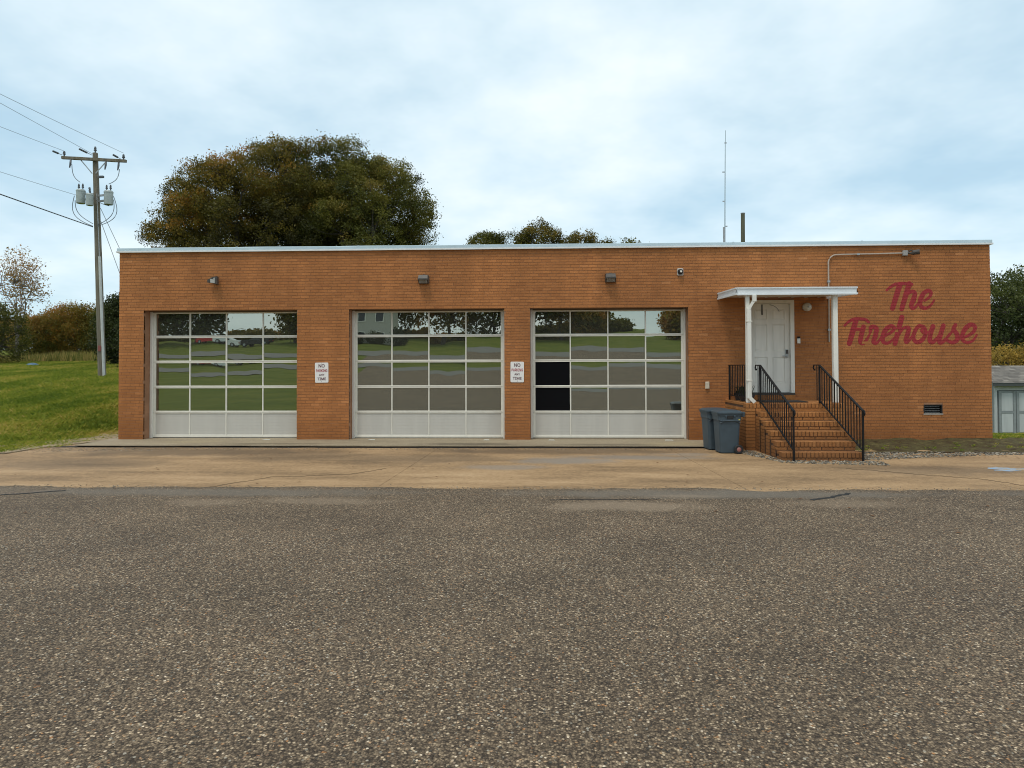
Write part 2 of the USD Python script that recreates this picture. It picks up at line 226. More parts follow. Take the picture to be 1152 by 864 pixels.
m_soil = M('dark_soil', {'g': ('geometry', {}), 'n': ('noise_texture', dict(scale=5.0, detail=8.0, roughness=0.75)), 'r': ('rgb_ramp', dict(ramp=[(0.3, (0.022, 0.015, 0.008)), (0.45, (0.07, 0.05, 0.025)), (0.55, (0.085, 0.075, 0.03)), (0.7, (0.20, 0.14, 0.07))])), 'n2': ('noise_texture', dict(scale=30.0, detail=5.0)), 'b': ('bump', dict(strength=0.9, distance=0.03)), 'p': ('principled_bsdf', dict(roughness=0.95, specular_ior_level=0.15))}, [('g.position', 'n.vector'), ('n.fac', 'r.fac'), ('r.color', 'p.base_color'), ('g.position', 'n2.vector'), ('n2.fac', 'b.height'), ('b.normal', 'p.normal')])
m_sandy = plain('sandy_dirt', (0.29, 0.215, 0.125), 0.95, vary=0.35, scale=4, bump=0.5, bscale=30)
m_stone = toned('gravel_stone', [(0, (0.05, 0.043, 0.034)), (0.6, (0.135, 0.115, 0.088)), (1, (0.32, 0.28, 0.22))], 0.85)
m_blue_paint = M('worn_blue_paint', {'g': ('geometry', {}), 'n': ('noise_texture', dict(scale=9.0, detail=6.0, roughness=0.7)), 'r': ('rgb_ramp', dict(ramp=[(0.42, (0.34, 0.25, 0.15)), (0.5, (0.25, 0.32, 0.40)), (0.62, (0.17, 0.30, 0.48))])), 'p': ('principled_bsdf', dict(roughness=0.8))}, [('g.position', 'n.vector'), ('n.fac', 'r.fac'), ('r.color', 'p.base_color')])
m_leaf_fallen = plain('fallen_leaf', (0.14, 0.06, 0.02), 0.8, vary=0.5, scale=3)

# ------------------------------------------------------------------ helpers
class MB:
    """collects shapes into one mesh, with one 'tone' per shape"""
    def __init__(s): s.v, s.f, s.t, s.n = [], [], [], 0
    def add(s, v, f, tone=0.5):
        v = np.asarray(v, float); f = np.asarray(f, int)
        if f.shape[1] == 4: f = np.vstack([f[:, [0, 1, 2]], f[:, [0, 2, 3]]])
        s.v.append(v); s.f.append(f + s.n); s.t.append(np.full(len(v), tone) if np.ndim(tone) == 0 else np.asarray(tone)); s.n += len(v); return s
    def mesh(s, m, tone=0.5): return s.add(np.array(m.vertices), np.array(m.faces), tone)
    def box(s, x0, x1, y0, y1, z0, z1, tone=0.5):
        v = [(x, y, z) for z in (z0, z1) for y in (y0, y1) for x in (x0, x1)]
        return s.add(v, [(0, 2, 3, 1), (4, 5, 7, 6), (0, 1, 5, 4), (2, 6, 7, 3), (0, 4, 6, 2), (1, 3, 7, 5)], tone)
    def rbox(s, x0, x1, y0, y1, z0, z1, c=0.008, tone=0.5):
        """box with chamfered edges"""
        p = []
        for sx, sy, sz in np.ndindex(2, 2, 2):
            X, Y, Z = (x0, x1)[sx], (y0, y1)[sy], (z0, z1)[sz]; a, b, d = (c, -c)[sx], (c, -c)[sy], (c, -c)[sz]
            p += [(X + a, Y + b, Z), (X + a, Y, Z + d), (X, Y + b, Z + d)]
        return s.mesh(trimesh.Trimesh(p, process=False).convex_hull if False else trimesh.convex.convex_hull(np.array(p)), tone)
    def tube(s, pts, r, sides=8, tone=0.5, caps=True):
        p = np.asarray(pts, float); n = len(p); r = np.broadcast_to(r, (n,))
        t = np.gradient(p, axis=0); t /= np.linalg.norm(t, axis=1, keepdims=True) + 1e-12
        a = np.cross(t, np.where(np.abs(t[:, 2:]) < 0.9, [0, 0, 1.0], [1.0, 0, 0])); a /= np.linalg.norm(a, axis=1, keepdims=True) + 1e-12
        b = np.cross(t, a); g = np.arange(sides)*2*np.pi/sides
        v = (p[:, None] + r[:, None, None]*(np.cos(g)[None, :, None]*a[:, None] + np.sin(g)[None, :, None]*b[:, None])).reshape(-1, 3)
        i, j = np.meshgrid(np.arange(n-1), np.arange(sides), indexing='ij')
        q = np.stack([i*sides+j, i*sides+(j+1) % sides, (i+1)*sides+(j+1) % sides, (i+1)*sides+j], -1).reshape(-1, 4)
        f = np.vstack([q[:, [0, 1, 2]], q[:, [0, 2, 3]]])
        if caps:
            f = np.vstack([f, [(0, k+1, k) for k in range(1, sides-1)], [((n-1)*sides, (n-1)*sides+k, (n-1)*sides+k+1) for k in range(1, sides-1)]])
        return s.add(v, f, tone)
    def cyl(s, c0, c1, r0, r1=None, sides=16, tone=0.5): return s.tube([c0, c1], [r0, r0 if r1 is None else r1], sides, tone)
    def bar(s, p, q, w, h, tone=0.5):
        """rectangular bar from p to q, w across and h tall"""
        p, q = np.array(p, float), np.array(q, float); d = q-p; L = np.linalg.norm(d); d /= L
        a = np.cross(d, [0, 0, 1] if abs(d[2]) < 0.95 else [0, 1, 0]); a /= np.linalg.norm(a); b = np.cross(a, d)
        v = [e + a*i*w/2 + b*j*h/2 for e in (p, q) for j in (-1, 1) for i in (-1, 1)]
        return s.add(v, [(0, 1, 3, 2), (4, 6, 7, 5), (0, 4, 5, 1), (2, 3, 7, 6), (0, 2, 6, 4), (1, 5, 7, 3)], tone)
    def lathe(s, prof, c, sides=20, axis=2, tone=0.5):
        """prof: (radius, height) pairs"""
        g = np.arange(sides)*2*np.pi/sides; v = []
        for r, h in prof: v += [(r*math.cos(k), r*math.sin(k), h) for k in g]
        v = np.array(v)
        if axis == 1: v = v[:, [0, 2, 1]]*[1, -1, 1]
        if axis == 0: v = v[:, [2, 0, 1]]
        n = len(prof); i, j = np.meshgrid(np.arange(n-1), np.arange(sides), indexing='ij')
        q = np.stack([i*sides+j, i*sides+(j+1) % sides, (i+1)*sides+(j+1) % sides, (i+1)*sides+j], -1).reshape(-1, 4)
        return s.add(v + np.array(c), q, tone)
    def poly(s, shape, y=None, z=None, depth=0.01, tone=0.5):
        """shapely shape: in the xz plane facing -y at y, or in the xy plane facing up at z"""
        for g in getattr(shape, 'geoms', [shape]):
            if g.geom_type != 'Polygon' or g.area < 1e-7: continue
            m = trimesh.creation.extrude_polygon(g, depth, engine='earcut'); v = np.array(m.vertices)
            if y is not None: v = np.stack([v[:, 0], y - v[:, 2], v[:, 1]], 1)
            else: v[:, 2] += z - depth
            s.add(v, m.faces, tone)
        return s
    def arrays(s): return np.vstack(s.v), np.vstack(s.f), np.concatenate(s.t)

COUNT = {}
def path_of(parent, name):
    base = f'{parent}/{name}'; k = COUNT.get(base, 0); COUNT[base] = k + 1
    return base if k == 0 else f'{base}_{k:03d}'
def ppath(parent): return '/World' if parent is None else str(parent.GetPath())
def tag(prim, label=None, cat=None, group=None, kind=None):
    for k, v in (('label', label), ('category', cat), ('group', group), ('kind', kind)):
        if v: prim.SetCustomDataByKey(k, v)
    return prim
def thing(name, label, cat, group=None, loc=(0, 0, 0), rot=0.0):
    x = UsdGeom.Xform.Define(stage, path_of('/World', name))
    x.AddTranslateOp().Set(Gf.Vec3d(*map(float, loc)))
    if rot: x.AddRotateZOp().Set(math.degrees(rot))
    return tag(x.GetPrim(), label, cat, group)
def dup(src, name, label, loc, rot=0.0, group=None):
    x = UsdGeom.Xform.Define(stage, path_of('/World', name)); x.GetPrim().GetReferences().AddInternalReference(src.GetPath())
    x.ClearXformOpOrder() if False else None
    xf = UsdGeom.Xformable(x); ops = {o.GetOpName(): o for o in xf.GetOrderedXformOps()}
    ops['xformOp:translate'].Set(Gf.Vec3d(*map(float, loc)))
    if 'xformOp:rotateZ' in ops: ops['xformOp:rotateZ'].Set(math.degrees(rot))
    elif rot: xf.AddRotateZOp().Set(math.degrees(rot))
    x.GetPrim().SetInstanceable(True)
    return tag(x.GetPrim(), label, None, group)
def obj(name, mb, mat, parent=None, label=None, smooth=False, kind=None, cat=None, group=None):
    v, f, t = mb.arrays() if isinstance(mb, MB) else (*meshkit.arrays(mb)[:2], None)
    if smooth and t is not None:
        m = usdkit.mesh(stage, path_of(ppath(parent), name), trimesh.Trimesh(v, f, process=False), mat, smooth=smooth); t = None
    else:
        m = usdkit.mesh(stage, path_of(ppath(parent), name), (v, f), mat)
    if t is not None:
        UsdGeom.PrimvarsAPI(m).CreatePrimvar('tone', Sdf.ValueTypeNames.FloatArray, 'vertex').Set(Vt.FloatArray.FromNumpy(t.astype(np.float32)))
    return tag(m.GetPrim(), label, cat, group, kind)

def smoothstep(x): x = np.clip(x, 0, 1); return x*x*(3-2*x)
# ------------------------------------------------------------------ ground
def far_rise(Y): return 0.035*np.clip(-25-Y, 0, 45) + 0.05*np.clip(-70-Y, 0, 60)
def ground_z(X, Y):
    X, Y = np.asarray(X, float), np.asarray(Y, float)
    hill = 0.088*np.clip(Y+2, 0, 15) + 0.048*np.clip(Y-13, 0, 55)
    wl = smoothstep((-11.0-X)/2.6)
    wr = smoothstep((X-10.6)/2.5)
    z = -0.17 + wl*(0.06+hill) + wr*(0.06 - 0.085*np.clip(Y+0.5, 0, 22))
    z += far_rise(Y)
    bump = meshkit.noise(np.stack([X*0.35, Y*0.35, X*0], -1), 3) - 0.5
    return z + 0.10*bump*np.maximum(wl, wr)
gx = np.unique(np.concatenate([np.linspace(-400, -60, 18), np.linspace(-60, -24, 25), np.linspace(-24, -10, 57), np.linspace(-10, 10, 9), np.linspace(10, 20, 41), np.linspace(20, 60, 21), np.linspace(60, 400, 18)]))
gy = np.unique(np.concatenate([np.linspace(-300, -40, 27), np.linspace(-40, -4, 19), np.linspace(-4, 16, 61), np.linspace(16, 70, 37), np.linspace(70, 400, 18)]))
GX, GY = np.meshgrid(gx, gy, indexing='ij'); nx, ny = len(gx), len(gy)
I, J = np.meshgrid(np.arange(nx-1), np.arange(ny-1), indexing='ij')
Q = np.stack([I*ny+J, (I+1)*ny+J, (I+1)*ny+J+1, I*ny+J+1], -1).reshape(-1, 4)
mb = MB().add(np.stack([GX, GY, ground_z(GX, GY)], -1).reshape(-1, 3), Q)
obj('ground', mb, m_lawn, smooth=True, kind='structure')

Z_APR, Z_ASP = -0.092, -0.076
def ragged(x0, x1, y, amp, step, seed, freq=1.3):
    xs = np.arange(x0, x1+1e-6, step)
    nn = meshkit.noise(np.stack([xs*freq, xs*0+seed, xs*0], -1), 1) + 0.5*meshkit.noise(np.stack([xs*freq*4, xs*0+seed, xs*0], -1), 2) + 0.3*meshkit.noise(np.stack([xs*freq*16, xs*0+seed, xs*0], -1), 3)
    return [(x, y + amp*(v-0.9)) for x, v in zip(xs, nn)]
# concrete apron: slabs with open joints between
joint_x = [-11.6, -6.4, -2.0, 2.6, 6.5, 11.3, 17.0]
left_edge = [(-11.6, -7.2), (-12.4, -5.2), (-11.5, -3.2), (-11.05, -1.2), (-10.75, 0.6), (-10.4, 2.6)]
apron_poly = Polygon([(-10.4, 2.6), (-10.4, 0.4), (11.0, 0.4)] + ragged(11.0, 17.0, -1.15, 0.3, 0.3, 9)[0:] + [(17.0, -7.2)] + left_edge[:-1])
base = MB().poly(apron_poly.buffer(0), z=Z_APR-0.012, depth=0.02)
apron = obj('concrete_apron', base, plain('joint_filler', (0.10, 0.074, 0.048), 0.95), kind='structure')
for a, b in zip(joint_x[:-1], joint_x[1:]):
    skew = 0.42
    piece = Polygon([(a+0.004, 3), (b-0.004, 3), (b-0.004+skew*(-1 if b < 2 else 1), -7.3), (a+0.004+skew*(-1 if a < 2 else 1), -7.3)]).intersection(apron_poly.buffer(0))
    if piece.is_empty: continue
    obj('concrete_slab', MB().poly(piece, z=Z_APR, depth=0.05), m_apron, apron)
# raised door slab with gap shade painted along its front edge
slab_poly = Polygon(ragged(-10.32, 4.3, -1.22, 0.05, 0.12, 5) + [(4.3, 0.4), (-10.32, 0.4)])
obj('door_slab', MB().poly(slab_poly, z=-0.046, depth=0.017), m_slab, kind='structure')
obj('slab_edge_shade', MB().poly(slab_poly.buffer(-0.035), z=-0.0635, depth=0.08), m_edge_shade_crack, kind='structure')  # recessed lower layer, shade of the gap put into its colour
obj('apron_edge_shade', MB().poly(Polygon(ragged(-11.2, 4.32, -1.285, 0.05, 0.06, 6, 2.0) + [(4.32, -1.0), (-11.2, -1.0)]), z=Z_APR+0.004, depth=0.003), m_edge_shade_crack, kind='structure')  # dark strip on the apron, painted as shade below the slab lip
# asphalt lot laid over the apron edge
asp_edge = ragged(-14, 60, -6.22, 0.16, 0.07, 2, 0.9)
asp_edge = [(x, y + (0.10*math.exp(-((x-2.2)/0.5)**2) - 0.10*math.exp(-((x-3.1)/0.35)**2))) for x, y in asp_edge]
asp_edge = [p for p in asp_edge if p[0] > -9.6]
lot = Polygon(asp_edge + [(60, -25), (-12.8, -25), (-8.4, -10.5), (-9.3, -7.4)])
obj('asphalt_lot', MB().poly(lot, z=Z_ASP, depth=0.05), m_asphalt, kind='structure')
lot_z = lambda y, d=0.0: float(far_rise(y)) + Z_ASP + d
obj('upper_lot', MB().add([(-19, -58, lot_z(-58)), (60, -58, lot_z(-58)), (60, -25, lot_z(-25)), (-12.8, -25, lot_z(-25))], [(0, 1, 2, 3)]), m_asphalt, kind='structure')
def crack(pts, w, label):
    c = []
    for (x, y), (x2, y2) in zip(pts[:-1], pts[1:]):
        for k in range(6):
            t = k/6; c.append((x+(x2-x)*t + RNG.normal(0, .012), y+(y2-y)*t + RNG.normal(0, .02)))
    c.append(pts[-1]); L = LineString(c).buffer(w, cap_style=2)
    tag(obj('pavement_crack', MB().poly(L, z=Z_ASP+0.004, depth=0.003), m_crack), label, 'crack')
crack([(-9.6, -7.15), (-7.5, -6.95), (-6.75, -6.55)], 0.03, 'jagged black crack at the far left end of the asphalt edge')
crack([(3.55, -7.0), (3.95, -6.75), (4.25, -6.5)], 0.03, 'short black crack in the asphalt in front of the brick steps')
for pts, lab in (([(-4.9, -6.2), (-4.3, -5.2), (-3.1, -4.9), (-2.6, -4.2)], 'thin wandering crack across the concrete in front of the first pillar'), ([(5.3, -4.1), (6.1, -4.7), (6.9, -5.2), (7.2, -6.1)], 'thin crack in the concrete running from the steps towards the asphalt')):
    c = [p for p in spline_pts(pts)] if False else pts
    L = LineString([(x+RNG.normal(0, .02), y+RNG.normal(0, .02)) for (a0, b0), (a1, b1) in zip(c[:-1], c[1:]) for x, y in [(a0+(a1-a0)*t, b0+(b1-b0)*t) for t in np.linspace(0, .9, 8)]]).buffer(0.005, cap_style=2)
    tag(obj('pavement_crack', MB().poly(L, z=Z_APR+0.004, depth=0.003), m_edge_shade_crack), lab, 'crack')
crack([(0.15, -7.05), (1.0, -7.02), (1.6, -6.98)], 0.012, 'thin crack in the asphalt beside the sandy patch')
# soil bed and gravel at the right-hand foot of the wall
def patch(name, poly, zf, mat, step=0.12, **kw):
    x0, y0, x1, y1 = poly.bounds; pts = []
    xs, ys = np.arange(x0, x1+step, step), np.arange(y0, y1+step, step)
    PX, PY = np.meshgrid(xs, ys, indexing='ij'); ok = np.array([poly.buffer(step*0.7).contains(sbox(x-.001, y-.001, x+.001, y+.001)) for x, y in zip(PX.ravel(), PY.ravel())]).reshape(PX.shape)
    n2 = len(ys); idx = np.arange(PX.size).reshape(PX.shape)
    cell = ok[:-1, :-1] & ok[1:, :-1] & ok[1:, 1:] & ok[:-1, 1:]
    q = np.stack([idx[:-1, :-1], idx[1:, :-1], idx[1:, 1:], idx[:-1, 1:]], -1)[cell]
    V = np.stack([PX, PY, zf(PX, PY)], -1).reshape(-1, 3); used, q2 = np.unique(q, return_inverse=True)
    return obj(name, MB().add(V[used], q2.reshape(-1, 4)), mat, smooth=True, **kw)
def fbm(x, y, s=1.0): return meshkit.noise(np.stack([x*s, y*s, x*0], -1), 4) + 0.5*meshkit.noise(np.stack([x*s*2.3, y*s*2.3, x*0], -1), 5) - 0.75
soil = Polygon([(6.3, 0.02), (11.3, 0.02), (13.4, -1.3), (11.5, -1.75), (9.0, -1.9), (6.25, -1.95)])
patch('soil_bed', soil, lambda x, y: Z_APR + 0.015 + 0.05*smoothstep((y+1.9)/1.9) + 0.07*fbm(x, y, 2.5)*smoothstep((y+2.0)/0.5), m_soil, 0.06, kind='structure')
patch('dirt_edge', Polygon([(-13.5, -4.6), (-11.2, -4.2), (-10.9, -1.0), (-10.2, 0.2), (-10.2, 3), (-11.2, 3.5), (-11.8, 0.4), (-12.4, -2.0), (-13.6, -3.0)]), lambda x, y: np.maximum(Z_APR + 0.012 + 0.02*fbm(x, y, 2), ground_z(x, y)+0.012*fbm(x, y, 3)), m_sandy, 0.12, kind='structure')
def pebble_proto(name, mat, seed):
    m = trimesh.creation.icosphere(1, 1.0); v = np.array(m.vertices); v *= (0.8 + 0.45*meshkit.noise(v*1.7+seed*9, seed))[:, None]; v[:, 2] *= 0.6
    return v, m.faces
def scatter(name, pts, sizes, protos, mat, **kw):
    """one PointInstancer of small loose pieces"""
    pi = UsdGeom.PointInstancer.Define(stage, path_of('/World', name)); p = pi.GetPath(); paths = []
    for k, (v, f, tone) in enumerate(protos):
        pm = usdkit.mesh(stage, f'{p}/pieces_{k+1:03d}' if k else f'{p}/pieces', (v, f), mat); paths.append(pm.GetPath())
        UsdGeom.PrimvarsAPI(pm).CreatePrimvar('tone', Sdf.ValueTypeNames.FloatArray, 'vertex').Set(Vt.FloatArray.FromNumpy(np.broadcast_to(np.asarray(tone, np.float32), (len(v),)).copy()))
    pi.CreatePrototypesRel().SetTargets(paths)
    n = len(pts); pi.CreateProtoIndicesAttr(Vt.IntArray.FromNumpy(RNG.integers(0, len(protos), n).astype(np.int32)))
    pi.CreatePositionsAttr(Vt.Vec3fArray.FromNumpy(np.asarray(pts, np.float32)))
    s = np.asarray(sizes, np.float32); s = np.repeat(s[:, None], 3, 1) if s.ndim == 1 else s
    pi.CreateScalesAttr(Vt.Vec3fArray.FromNumpy(s))
    a = RNG.uniform(0, 2*np.pi, n)/2
    pi.CreateOrientationsAttr(Vt.QuathArray([Gf.Quath(float(math.cos(x)), 0, 0, float(math.sin(x))) for x in a]))
    return tag(pi.GetPrim(), **kw)
def in_poly(poly, n):
    x0, y0, x1, y1 = poly.bounds; out = []
    from shapely import contains_xy
    while len(out) < n:
        c = RNG.uniform((x0, y0), (x1, y1), (n, 2)); out += list(c[contains_xy(poly, c[:, 0], c[:, 1])])
    return np.array(out[:n])
peb = [(*pebble_proto('p', None, k), t) for k, t in enumerate((0.15, 0.4, 0.6, 0.75, 1.0))]
gravel_poly = unary_union([Polygon([(6.1, -1.9), (6.1, -3.1), (7.2, -2.75), (8.8, -2.35), (10.5, -2.1), (11.5, -1.8), (9, -1.7)]), Polygon([(4.0, -1.9), (4.45, -3.5), (6.2, -3.75), (6.3, -3.2), (4.6, -3.1), (4.4, -1.6)])])
gp = in_poly(gravel_poly, 2400)
scatter('gravel', np.column_stack([gp, np.full(len(gp), Z_APR+0.004)]), RNG.uniform(0.008, 0.022, len(gp)), peb, m_stone, label='grey gravel strewn along the foot of the steps and soil bed', cat='gravel', kind='stuff')
gp = np.vstack([in_poly(Polygon([(-10.6, -1.3), (4, -1.3), (4, -1.6), (-10.6, -1.7)]), 700), in_poly(Polygon([(-11.5, -1.2), (-9, -1.25), (-8, -1.8), (-11, -2.2)]), 500), np.column_stack([RNG.uniform(-8, 9, 900), -6.15 + RNG.normal(0, 0.09, 900)])])
scatter('loose_grit', np.column_stack([gp, np.full(len(gp), Z_APR+0.002)]), RNG.uniform(0.004, 0.011, len(gp)), peb, m_stone, label='loose grit lying along the door slab edge and asphalt edge', cat='grit', kind='stuff')
# chips standing up out of the asphalt near the camera
lot_near = Polygon([(-4.5, -13.6), (4.5, -13.6), (8.5, -9.0), (-8.8, -9.0)])
gp = in_poly(lot_near, 20000)
scatter('asphalt_chips', np.column_stack([gp, np.full(len(gp), Z_ASP-0.001)]), RNG.uniform(0.003, 0.0085, len(gp)), [(v, f, t) for (v, f, _), t in zip(peb, (0.0, 0.15, 0.3, 0.75, 1.3))], m_stone, label='pale stone chips standing proud of the asphalt in the foreground', cat='stone chips', kind='stuff')
leaf_v = np.array([(-1, 0, 0.05), (0, -.5, 0.2), (1, 0, .05), (0, .5, 0.2), (0, 0, 0)]); leaf_f = np.array([(0, 1, 4), (1, 2, 4), (2, 3, 4), (3, 0, 4)])
lp = np.vstack([in_poly(Polygon([(-12.6, -4.4), (-10.6, 0), (-10.8, -1.6), (-11.6, -4.6)]), 80), in_poly(Polygon([(7, -2), (12, -1.8), (13, -2.6), (8, -3.0)]), 70), in_poly(Polygon([(10, -1.5), (13, -1.2), (13, -1.9), (10, -2)]), 90), in_poly(Polygon([(-9, -2), (6, -2), (6, -9), (-9, -9)]), 45)])
scatter('fallen_leaves', np.column_stack([lp, np.full(len(lp), Z_APR+0.022)]), RNG.uniform(0.018, 0.04, len(lp)), [(leaf_v, leaf_f, 0.5)], m_leaf_fallen, label='brown fallen leaves scattered over the concrete and asphalt', cat='leaves', kind='stuff')
# worn blue paint and white dabs
a = np.linspace(0, 2*np.pi, 40, endpoint=False)
blob = Polygon([(7.95 + (0.28+0.09*math.sin(5*k+1)+0.05*math.sin(9*k))*math.cos(k), -4.15 + (0.20+0.07*math.sin(3*k+2))*math.sin(k)) for k in a])
tag(obj('painted_patch', MB().poly(blob, z=Z_APR+0.004, depth=0.003), m_blue_paint), 'worn light blue paint patch on the concrete at the far right', 'paint patch')
for x, w, lab in ((-6.45, 0.18, 'white dab on the slab below the leftmost garage door'), (-3.93, 0.16, 'white dab on the slab under the left half of the middle garage door'), (-1.22, 0.14, 'white dab on the slab under the right half of the middle garage door'),
               (0.30, 0.15, 'white dab on the slab under the left half of the right garage door'), (3.02, 0.2, 'white dab on the slab under the right half of the right garage door')):
    tag(obj('white_dab', MB().poly(Polygon([(x-w/2, -0.12), (x+w/2, -0.13), (x+w/2-.02, -0.02), (x-w/2+.03, -.01)]), z=-0.041, depth=0.003), m_white_mark), lab, 'paint mark', 'white dabs on the door slab')

# ------------------------------------------------------------------ the brick building
XL, XR, ZT, ZB, DEPTH = -10.10, 10.385, 4.44, -0.06, 12.0
OPEN = [(-9.49, -5.755), (-4.50, -0.80), (-0.19, 3.497)]
HEAD, REVEAL = 3.05, 0.33
DOOR = (4.85, 5.935, 1.03, 3.20)
VENT = (8.85, 9.272, 0.56, 0.772)
bld = thing('brick_building', 'long low flat-roofed orange brick building with three garage doors', 'building')
BW, BH, JT, JV = 0.2060, 0.0557, 0.0120, 0.0070
holes = [sbox(a, -1, b, HEAD) for a, b in OPEN] + [sbox(DOOR[0], DOOR[2], DOOR[1], DOOR[3]), sbox(VENT[0], VENT[2], VENT[1], VENT[3])]
wall_shape = sbox(XL, ZB-0.3, XR, ZT).difference(unary_union(holes))
wall = obj('front_wall', MB().poly(wall_shape, y=0.006, depth=-0.243), m_mortar, bld)
bricks = []           # (x0, x1, y0, y1, z0, z1)
hole_b = [h.bounds for h in holes]
row = 0; z = ZB
while z < ZT - 0.02:
    z1 = min(z + BH, ZT-0.003); x = XL - (0.5*(BW+JV) if row % 2 else 0) - (0.02*((row*7) % 3))
    while x < XR:
        segs = [(max(x, XL), min(x+BW, XR))]
        for hx0, hz0, hx1, hz1 in hole_b:
            if z1 > hz0+0.002 and z < hz1-0.002:
                ns = []
                for s0, s1 in segs:
                    if s1 <= hx0 or s0 >= hx1: ns.append((s0, s1)); continue
                    if s0 < hx0: ns.append((s0, hx0))
                    if s1 > hx1: ns.append((hx1, s1))
                segs = ns
        for s0, s1 in segs:
            if s1 - s0 > 0.025:
                ya = RNG.normal(0, 0.0012)
                bricks.append((s0, s1, ya, 0.05, z, z1))
        x += BW + JV
    z += BH + JT; row += 1
fwd = _f
def depth_of(b): return np.dot(np.array([(b[0]+b[1])/2, b[2], (b[4]+b[5])/2]) - CAM, fwd)
def seen(b):  # bricks hidden behind the porch and steps come last
    x, zz = (b[0]+b[1])/2, (b[4]+b[5])/2
    return not (4.2 < x < 6.9 and zz < 3.4) and (b[1]-b[0]) > 0.19 and zz > 0.0
def tone(): return float(np.clip(RNG.normal(0.52, 0.125), 0, 1))
order = sorted(range(len(bricks)), key=lambda i: (not seen(bricks[i]), depth_of(bricks[i])))
top = set(order[:255]); rest = MB()
for i, b in enumerate(bricks):
    t = tone()
    if i in top: obj('brick', MB().box(*b, tone=t), m_brick, wall)
    else: rest.box(*b, tone=t)
# reveals of the three door openings, in bricks
for a, b in OPEN:
    z = ZB; row = 0
    while z < HEAD - 0.02:
        z1 = min(z+BH, HEAD)
        for (y0, y1) in (((0.062, 0.155), (0.165, REVEAL+0.05)) if row % 2 else ((0.062, 0.255), (0.265, REVEAL+0.05))):
            rest.box(a-0.05, a-0.001, y0, y1, z, z1, tone()); rest.box(b+0.001, b+0.05, y0, y1, z, z1, tone())
        z += BH+JT; row += 1
obj('brickwork', rest, m_brick, wall, kind='stuff')
for a, b in OPEN:   # backing of reveals and steel lintel
    obj('reveal', MB().box(a-0.3, a-0.008, 0.25, 0.6, ZB-0.3, HEAD+0.3).box(b+0.008, b+0.3, 0.25, 0.6, ZB-0.3, HEAD+0.3).box(a-0.008, b+0.008, 0.25, 0.6, HEAD+0.07, HEAD+0.3), m_mortar, bld)
    obj('lintel', MB().box(a-0.1, b+0.1, 0.012, 0.30, HEAD+0.001, HEAD+0.010).box(a, b, 0.27, 0.36, HEAD-0.03, HEAD+0.02), plain('steel_lintel', (0.12, 0.085, 0.05), 0.7), bld)
obj('side_wall', MB().box(XL, XL+0.25, 0.252, DEPTH, ZB-0.4, ZT), m_far_brick, bld)
obj('side_wall', MB().box(XR-0.25, XR, 0.252, DEPTH, ZB-1.3, ZT), m_far_brick, bld)
obj('rear_wall', MB().box(XL+0.251, XR-0.251, DEPTH-0.25, DEPTH, ZB-1.3, ZT), m_interior, bld)
obj('roof', MB().box(XL+0.251, XR-0.251, 0.252, DEPTH-0.252, 4.10, 4.30), m_roof, bld)
obj('interior_floor', MB().box(XL+0.25, 4.2, 0.40, DEPTH-0.25, -0.3, -0.04), m_floor_in, bld)
obj('partition', MB().box(4.2, 4.3, 0.61, DEPTH-0.25, -0.3, 4.1), m_interior, bld)
cop = MB()
edges = np.linspace(XL-0.045, XR+0.035, 8)
for a, b in zip(edges[:-1], edges[1:]): cop.rbox(a+0.002, b-0.002, -0.05, 0.30, ZT+0.040, ZT+0.114, 0.008)
for xs in edges[1:-1]: cop.box(xs-0.02, xs+0.02, -0.053, 0.30, ZT+0.036, ZT+0.119)
cop.box(XL-0.045, XL+0.25, 0.301, DEPTH, ZT+0.03, ZT+0.114).box(XR-0.25, XR+0.035, 0.301, DEPTH, ZT+0.03, ZT+0.114).box(XL, XR, DEPTH-0.3, DEPTH+.02, ZT+.03, ZT+.112)
c0 = obj('coping', cop, m_coping, bld)
obj('coping_lip', MB().box(XL-0.055, XR+0.045, -0.062, 0.10, ZT+0.004, ZT+0.039), m_trim, c0)
v0 = obj('foundation_vent', MB().box(VENT[0], VENT[1], 0.10, 0.14, VENT[2], VENT[3]).box(VENT[0], VENT[0]+.02, -0.004, .1, VENT[2], VENT[3]).box(VENT[1]-.02, VENT[1], -0.004, .1, VENT[2], VENT[3]).box(VENT[0]+.02, VENT[1]-.02, -0.004, .1, VENT[3]-.02, VENT[3]), m_dark, bld)
for k in range(4):
    zz = VENT[2]+0.035+k*0.042; obj('slat', MB().bar((VENT[0]+.04, 0.06, zz), (VENT[1]-.04, 0.06, zz+.0), 0.06, 0.005), m_steel, v0)
obj('vent_sill', MB().box(VENT[0]-.01, VENT[1]+.01, -0.012, 0.1, VENT[2]-.018, VENT[2]+.004), plain('vent_sill', (0.42, 0.38, 0.33)), v0)

